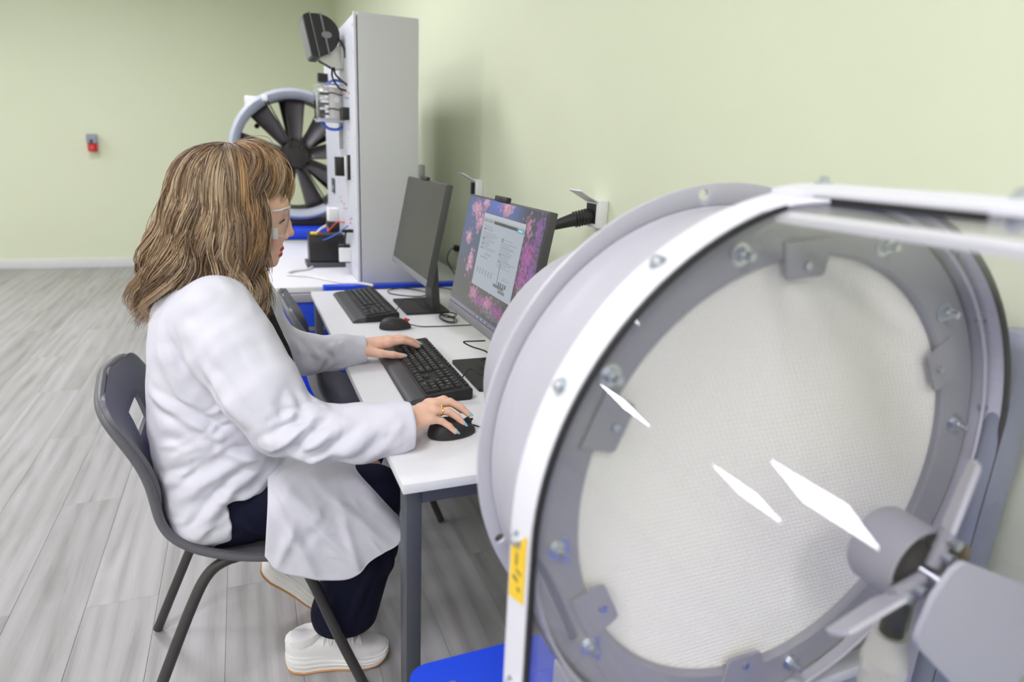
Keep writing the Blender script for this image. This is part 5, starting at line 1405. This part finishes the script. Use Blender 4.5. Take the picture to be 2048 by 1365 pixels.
# ------------------------------------------------------------------ hair: locks of strands
HC0 = np.array([-.022, 1.50, 1.222])
def scalp(ph, ps, off):
    """ph: 0 forward, 90 near side, 180 back; ps: angle from the crown (degrees)"""
    p, q = math.radians(ph), math.radians(ps)
    return HC0+np.array([(.106+off)*math.sin(q)*math.cos(p), -(.090+off)*math.sin(q)*math.sin(p), (.103+off)*math.cos(q)])
def hair_locks(seed=11):
    rng = np.random.default_rng(seed); lines = []
    def lerp(ph, xs, ys): return np.interp(ph, xs, ys)
    def lock(ph, off, ps_end, E, wav, phase, puff, front, drift=0.0):
        n0, n1 = 9, 16; pts = []
        for i in range(n0):
            t = i/(n0-1); ps = 3+(ps_end-3)*t
            pts.append(scalp(ph+drift*(1-t)**2, ps, off*min(1, .35+t)))
        L = pts[-1]; T0 = (pts[-1]-pts[-2]); T0 = T0/np.linalg.norm(T0)
        d = np.linalg.norm(E-L); T1 = np.array([0, 0, -1.0])
        out = np.array([math.cos(math.radians(ph)), -math.sin(math.radians(ph)), 0])
        for i in range(1, n1+1):
            t = i/n1; h00, h10, h01, h11 = 2*t**3-3*t*t+1, t**3-2*t*t+t, -2*t**3+3*t*t, t**3-t*t
            p = h00*L+h10*T0*d*.9+h01*E+h11*T1*d*.7
            w = wav*min(1, t*1.6); a = phase+2*PI*d*t/.125
            p = p+out*(puff*math.sin(PI*t)+w*math.sin(a))+np.array([-out[1], out[0], 0])*w*.9*math.cos(a)
            pts.append(p)
        lines.append((np.array(pts), front, ph))
    for k in range(128):                           # near side and back
        ph = rng.uniform(64, 192) if k > 40 else 64+128*k/40
        if ph < 84: E = np.array([rng.uniform(.0, .034), rng.uniform(1.405, 1.44), rng.uniform(.965, 1.03)])
        elif ph < 100: E = np.array([rng.uniform(-.03, .02), rng.uniform(1.385, 1.43), rng.uniform(.97, 1.03)])
        elif ph < 125: E = np.array([lerp(ph, [100, 125], [-.05, -.14])+rng.uniform(-.02, .02), rng.uniform(1.40, 1.45), rng.uniform(.955, 1.02)])
        else: E = np.array([lerp(ph, [125, 192], [-.165, -.215])+rng.uniform(-.025, .02), lerp(ph, [125, 192], [1.42, 1.53])+rng.uniform(-.02, .02), rng.uniform(.945, 1.0)])
        lock(ph, rng.uniform(.001, .011), rng.uniform(76, 100), E, rng.uniform(.009, .019), math.radians(ph)*2.6+rng.normal(0, .5), rng.uniform(-.006, .010), ph < 80, rng.uniform(-14, 14))
    for k in range(46):                            # far side
        ph = -rng.uniform(40, 170)
        E = np.array([lerp(-ph, [40, 170], [.03, -.20])+rng.uniform(-.02, .02), 1.585+rng.uniform(-.03, .02), rng.uniform(.95, 1.03)])
        lock(ph, rng.uniform(.001, .010), rng.uniform(76, 98), E, rng.uniform(.005, .011), rng.uniform(0, 6), rng.uniform(-.004, .008), -ph < 80)
    for k in range(40):                            # swept fringe over the forehead
        ph = rng.uniform(-42, 46); n = 25; pts = []; off = rng.uniform(.004, .016); e = rng.uniform(.55, 1.02)
        for i in range(n):
            t = i/(n-1); ps = 4+(96*e)*t**.9
            pf = ph+30*t**1.5 if ph > -20 else ph-10*t
            o_ = off*min(1, t*2.2)+.010*math.sin(PI*min(1, t*1.1))*max(0, math.cos(math.radians(pf)))-.030*max(0, t-.72)
            p = scalp(pf, ps, o_)
            pts.append(p+np.array([.002*math.sin(9*t+k), .002*math.cos(8*t+k), 0]))
        lines.append((np.array(pts), True, ph))
    for k in range(7):                            # fine loose locks over the temple and cheek
        E = np.array([rng.uniform(.015, .036), rng.uniform(1.415, 1.435), rng.uniform(1.06, 1.15)])
        lock(rng.uniform(58, 70), .002, rng.uniform(70, 88), E, .006, rng.uniform(0, 6), .010, True)
    return lines
lines = hair_locks()
rng = np.random.default_rng(8)
SV, SF, SCo = [], [], []
dark = np.array(s2l((104, 78, 60))); mid = np.array(s2l((156, 122, 94))); blond = np.array(s2l((212, 182, 142))); ash = np.array(s2l((232, 216, 192))); gold_ = np.array(s2l((190, 132, 52)))
nsd, cnt0 = 3, 0
for pts, front, lat in lines:
    m = len(pts); ns = 44
    tone = rng.random(); tone = .15+.3*tone if tone < .42 else .5+.55*tone; t = np.linspace(0, 1, m)
    T_ = np.gradient(pts, axis=0); T_ /= np.linalg.norm(T_, axis=1, keepdims=True)+1e-9
    up = np.array([0, 1.0, 0]); A_ = np.cross(T_, up); A_ /= np.linalg.norm(A_, axis=1, keepdims=True)+1e-9; B_ = np.cross(T_, A_)
    for s in range(ns):
        ang = rng.uniform(0, 2*PI); rad = .0125*math.sqrt(rng.random())*np.interp(t, [0, .15, .6, .9, 1], [.45, .8, 1, .75, .45])
        tw = ang+rng.uniform(.5, 2.2)*t*1.5; jit = rng.normal(0, .0010, 3)
        fly = (rng.random() < .10)*rng.uniform(.004, .016)
        C0 = pts+A_*(rad*np.cos(tw))[:, None]+B_*(rad*np.sin(tw))[:, None]+np.outer(t, jit)*2
        if fly:
            dirn = rng.normal(0, 1, 3); dirn /= np.linalg.norm(dirn); C0 = C0+np.outer(np.sin(t*PI)**2+t**3*.6, dirn*fly)
        end = rng.uniform(.86, 1.0); keep = max(8, int(m*end)); C1 = C0[:keep]; tt = t[:keep]
        r = rng.uniform(.00045, .00085)*np.interp(np.linspace(0, 1, keep), [0, .8, 1], [1, .9, .25])
        u = rng.random()
        hl = np.clip(tone*1.15-.1+rng.normal(0, .2), 0, 1)
        tip = blond*(1-.7*u)+ash*.7*u if rng.random() < .72 else mid
        if front and tone > .8: tip = tip*.5+gold_*.5
        root = dark*(.8+.5*rng.random())
        blend = np.clip((np.linspace(0, 1, keep)-.02)/.20, 0, 1)[:, None]*hl
        col = root*(1-blend)+tip*blend
        T1 = np.gradient(C1, axis=0); T1 /= np.linalg.norm(T1, axis=1, keepdims=True)+1e-9
        a_ = np.cross(T1, np.array([.3, .9, .2])); a_ /= np.linalg.norm(a_, axis=1, keepdims=True)+1e-9; b_ = np.cross(T1, a_)
        ring = np.stack([C1+(a_*math.cos(2*PI*k/nsd)+b_*math.sin(2*PI*k/nsd))*r[:, None] for k in range(nsd)], 1)
        SV.append(ring.reshape(-1, 3)); SCo.append(np.repeat(col, nsd, 0))
        i = np.arange(keep-1)[:, None]*nsd; k = np.arange(nsd)[None, :]
        q = np.stack([i+k, i+(k+1) % nsd, i+nsd+(k+1) % nsd, i+nsd+k], -1).reshape(-1, 4)+cnt0
        SF.append(q); cnt0 += keep*nsd
MT['hair'] = attr_mat('brown hair with blond highlights', rough=.38, spec=.5)
hair = np_mesh('hair', np.concatenate(SV)+np.array([0, 0, HD]), np.concatenate(SF), MT['hair'], person, np.concatenate(SCo))
tag(hair, 'wavy shoulder-length brown hair with blond highlights', kind='stuff')
# hair mass under the strands
f = Field((-.25, 1.36, .93), (.12, 1.64, 1.34), .004)
f.ell((-.022, 1.50, 1.222), (.101, .086, .098), .01)
f.chain([(-.07, 1.50, 1.20), (-.110, 1.50, 1.10), (-.160, 1.50, 1.02)], [.075, .062, .040], .03, sy=1.2)
for s in (-1, 1):
    f.chain([(-.03, 1.50+s*.050, 1.22), (-.045, 1.50+s*.064, 1.14), (-.015, 1.50+s*.078, 1.06), (.010, 1.50+s*.080, 1.01)], [.040, .034, .026, .016], .02)
f.box((.038, 1.3, .9), (.2, 1.7, 1.225), .01, 'sub'); f.box((.060, 1.3, 1.2), (.2, 1.7, 1.25), .01, 'sub')
V, F = f.mesh(2)
np_mesh('hair_mass', V+np.array([0, 0, HD]), F, mat('dark brown under hair', (104, 76, 56), .55, noise=.25, nscale=60, aniso=(3, 3, .4)), person)
